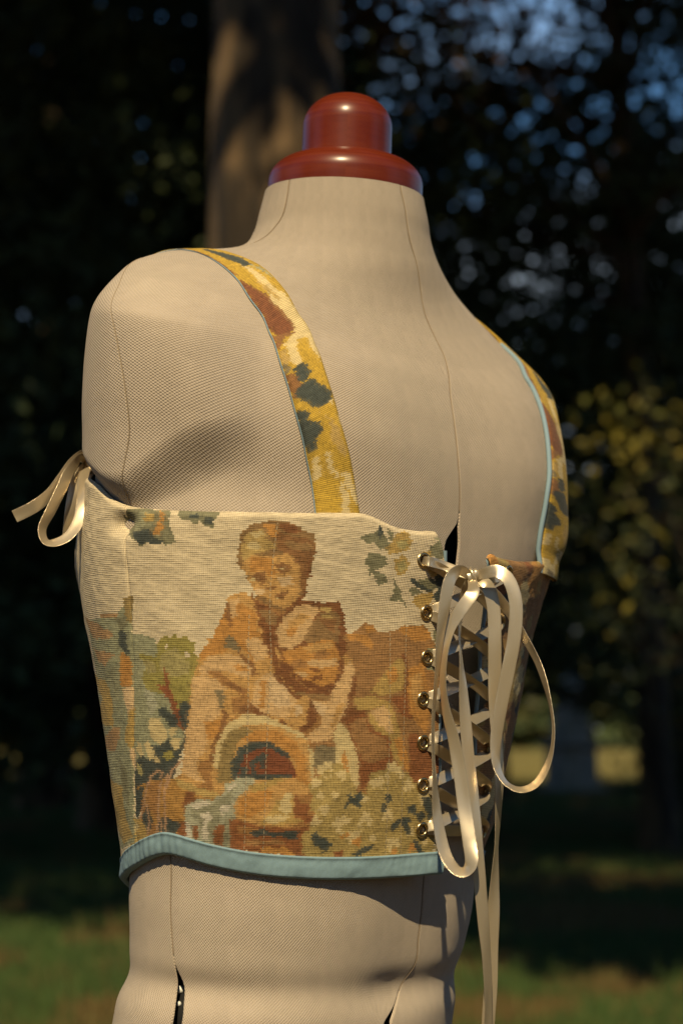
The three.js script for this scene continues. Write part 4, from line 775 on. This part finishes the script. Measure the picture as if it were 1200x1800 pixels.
tree('park_tree', 'dark tree far right behind the yellow green leaves', [GX(1190, 24), Z(24)], 0.2, 8, [[0.6, 5.2, 0, 2.6, 3.6, 1.8, 15000, 0.15, 'dark']], { limbs: 8 });
// crowns overhead that shade the park from the afternoon sun, and the far edge of the clearing
const canopy = (x, z, y, rx, rz, n, h, where) => tree('canopy_tree', 'tall shade tree ' + where, [x, z], 0.3, y, [[0, y + 0.8, 0, rx, h, rz, Math.round(n * 1.5), 0.31, 'dark']], { limbs: 6, group: 'tall trees round the clearing' });
canopy(-6.9, -6.5, 9.5, 4.6, 5.0, 7000, 2.4, 'left of the lawn just beyond the dress form'); canopy(5.7, -6.0, 9.5, 4.6, 5.0, 9000, 2.4, 'right of the lawn just beyond the dress form'); canopy(-5.5, -15.5, 13, 5.2, 5.0, 2000, 2.6, 'left of the dense tree group, deeper in the park'); canopy(5.8, -17, 13, 5.2, 5.2, 9500, 2.6, 'right of the stone monument\'s lawn, deeper in the park'); canopy(-0.55, -13.5, 13.5, 4.2, 5.0, 8000, 2.2, 'directly behind the thick brown trunk'); canopy(-9, -24, 14, 5, 5, 2600, 3.5, 'at the far left end of the mulch bed'); canopy(-4, -23, 14.5, 4.5, 4.5, 2600, 3, 'beside the mulch bed behind the dense trees'); canopy(-3.6, -10.5, 11.5, 4.2, 4.4, 6000, 2.2, 'between the thick brown trunk and the left dense tree');
const edgeTree = (x, z, where, n = 6500) => tree('clearing_tree', 'broad leafy tree ' + where, [x, z], 0.3, 8, [[0, 6, 0, 4, 5.6, 3, n, 0.32, 'dark']], { limbs: 5, group: 'tall trees round the clearing' });
edgeTree(-9, 15, 'behind the viewer to the left'); edgeTree(0, 19, 'straight behind the viewer'); edgeTree(9, 16, 'behind the viewer to the right'); edgeTree(-11, 7, 'at the left side of the clearing'); edgeTree(11, 8, 'at the right side of the clearing'); edgeTree(-12, -3, 'left of the clearing level with the dress form'); edgeTree(12, -2, 'right of the clearing level with the dress form');
{ // the far wood
  const w = mesh('far_woods', leaves(92000, (q, c, i) => { const x = (rnd() - 0.5) * 120, far = rnd(), top = 6 + 4 * fbm(x * 0.12, 3, 171) * 2, y = 0.1 + rnd() * top, a = rnd() * 6.283, big = i >= 42000; if (big) q.position.set(Math.cos(a) * (80 + 6 * far), y, Math.sin(a) * (80 + 6 * far)); else q.position.set(x, y, Z(78 + 6 * far)); q.rotation.set(rnd() * 3, rnd() * 6.28, rnd() * 3); q.scale.setScalar((0.6 + 0.6 * rnd()) * (big ? 1.6 : 1)); const k = 0.7 + 0.6 * rnd(), gold = rnd() < 0.3; c.setRGB((gold ? 0.06 : 0.036) * k, (gold ? 0.06 : 0.054) * k, 0.011 * k); }), leafMat);
  tag(w, 'dark wood closing the far side of the park', 'wood', null, 'stuff');
}
{ // stone monument: stepped base, moulded cap, tapering shaft
  const d = 31, m = thing('stone_monument', 'grey stone monument with a square base standing on the far lawn', 'monument', [GX(1000, d), 0, Z(d)]); m.rotation.y = R(28);
  const stone = new THREE.MeshStandardMaterial({ roughness: 0.9, map: tex(256, 256, (x, y) => { const k = 0.75 + 0.5 * fbm(x / 18, y / 18, 181) + 0.12 * (hash(x, y, 182) - 0.5), s = smoothstep(fbm(x / 40, y / 40, 185), 0.55, 0.7); return [0.21 * k - 0.04 * s, 0.185 * k - 0.03 * s, 0.15 * k - 0.04 * s]; }, true) });
  const block = (w0, w1, y0, y1, bev = 0.02) => { const sec = [[w0 - bev, y0], [w0, y0 + bev], [w1, y1 - bev], [w1 - bev, y1], [0, y1]].map(([a, b]) => new THREE.Vector2(Math.max(0, a) * Math.SQRT2, b)); const g = new THREE.LatheGeometry(sec, 4, Math.PI / 4); const n = g.toNonIndexed(); n.computeVertexNormals(); return n; };
  part('plinth', block(0.42, 0.42, 0, 0.16), stone, m); part('base', block(0.33, 0.31, 0.158, 0.78), stone, m); part('cornice', block(0.36, 0.42, 0.778, 0.92, 0.03), stone, m); part('shaft', block(0.25, 0.19, 0.918, 1.75), stone, m); part('cap', block(0.23, 0.05, 1.748, 2.1), stone, m);
}
renderer.render(scene, camera);
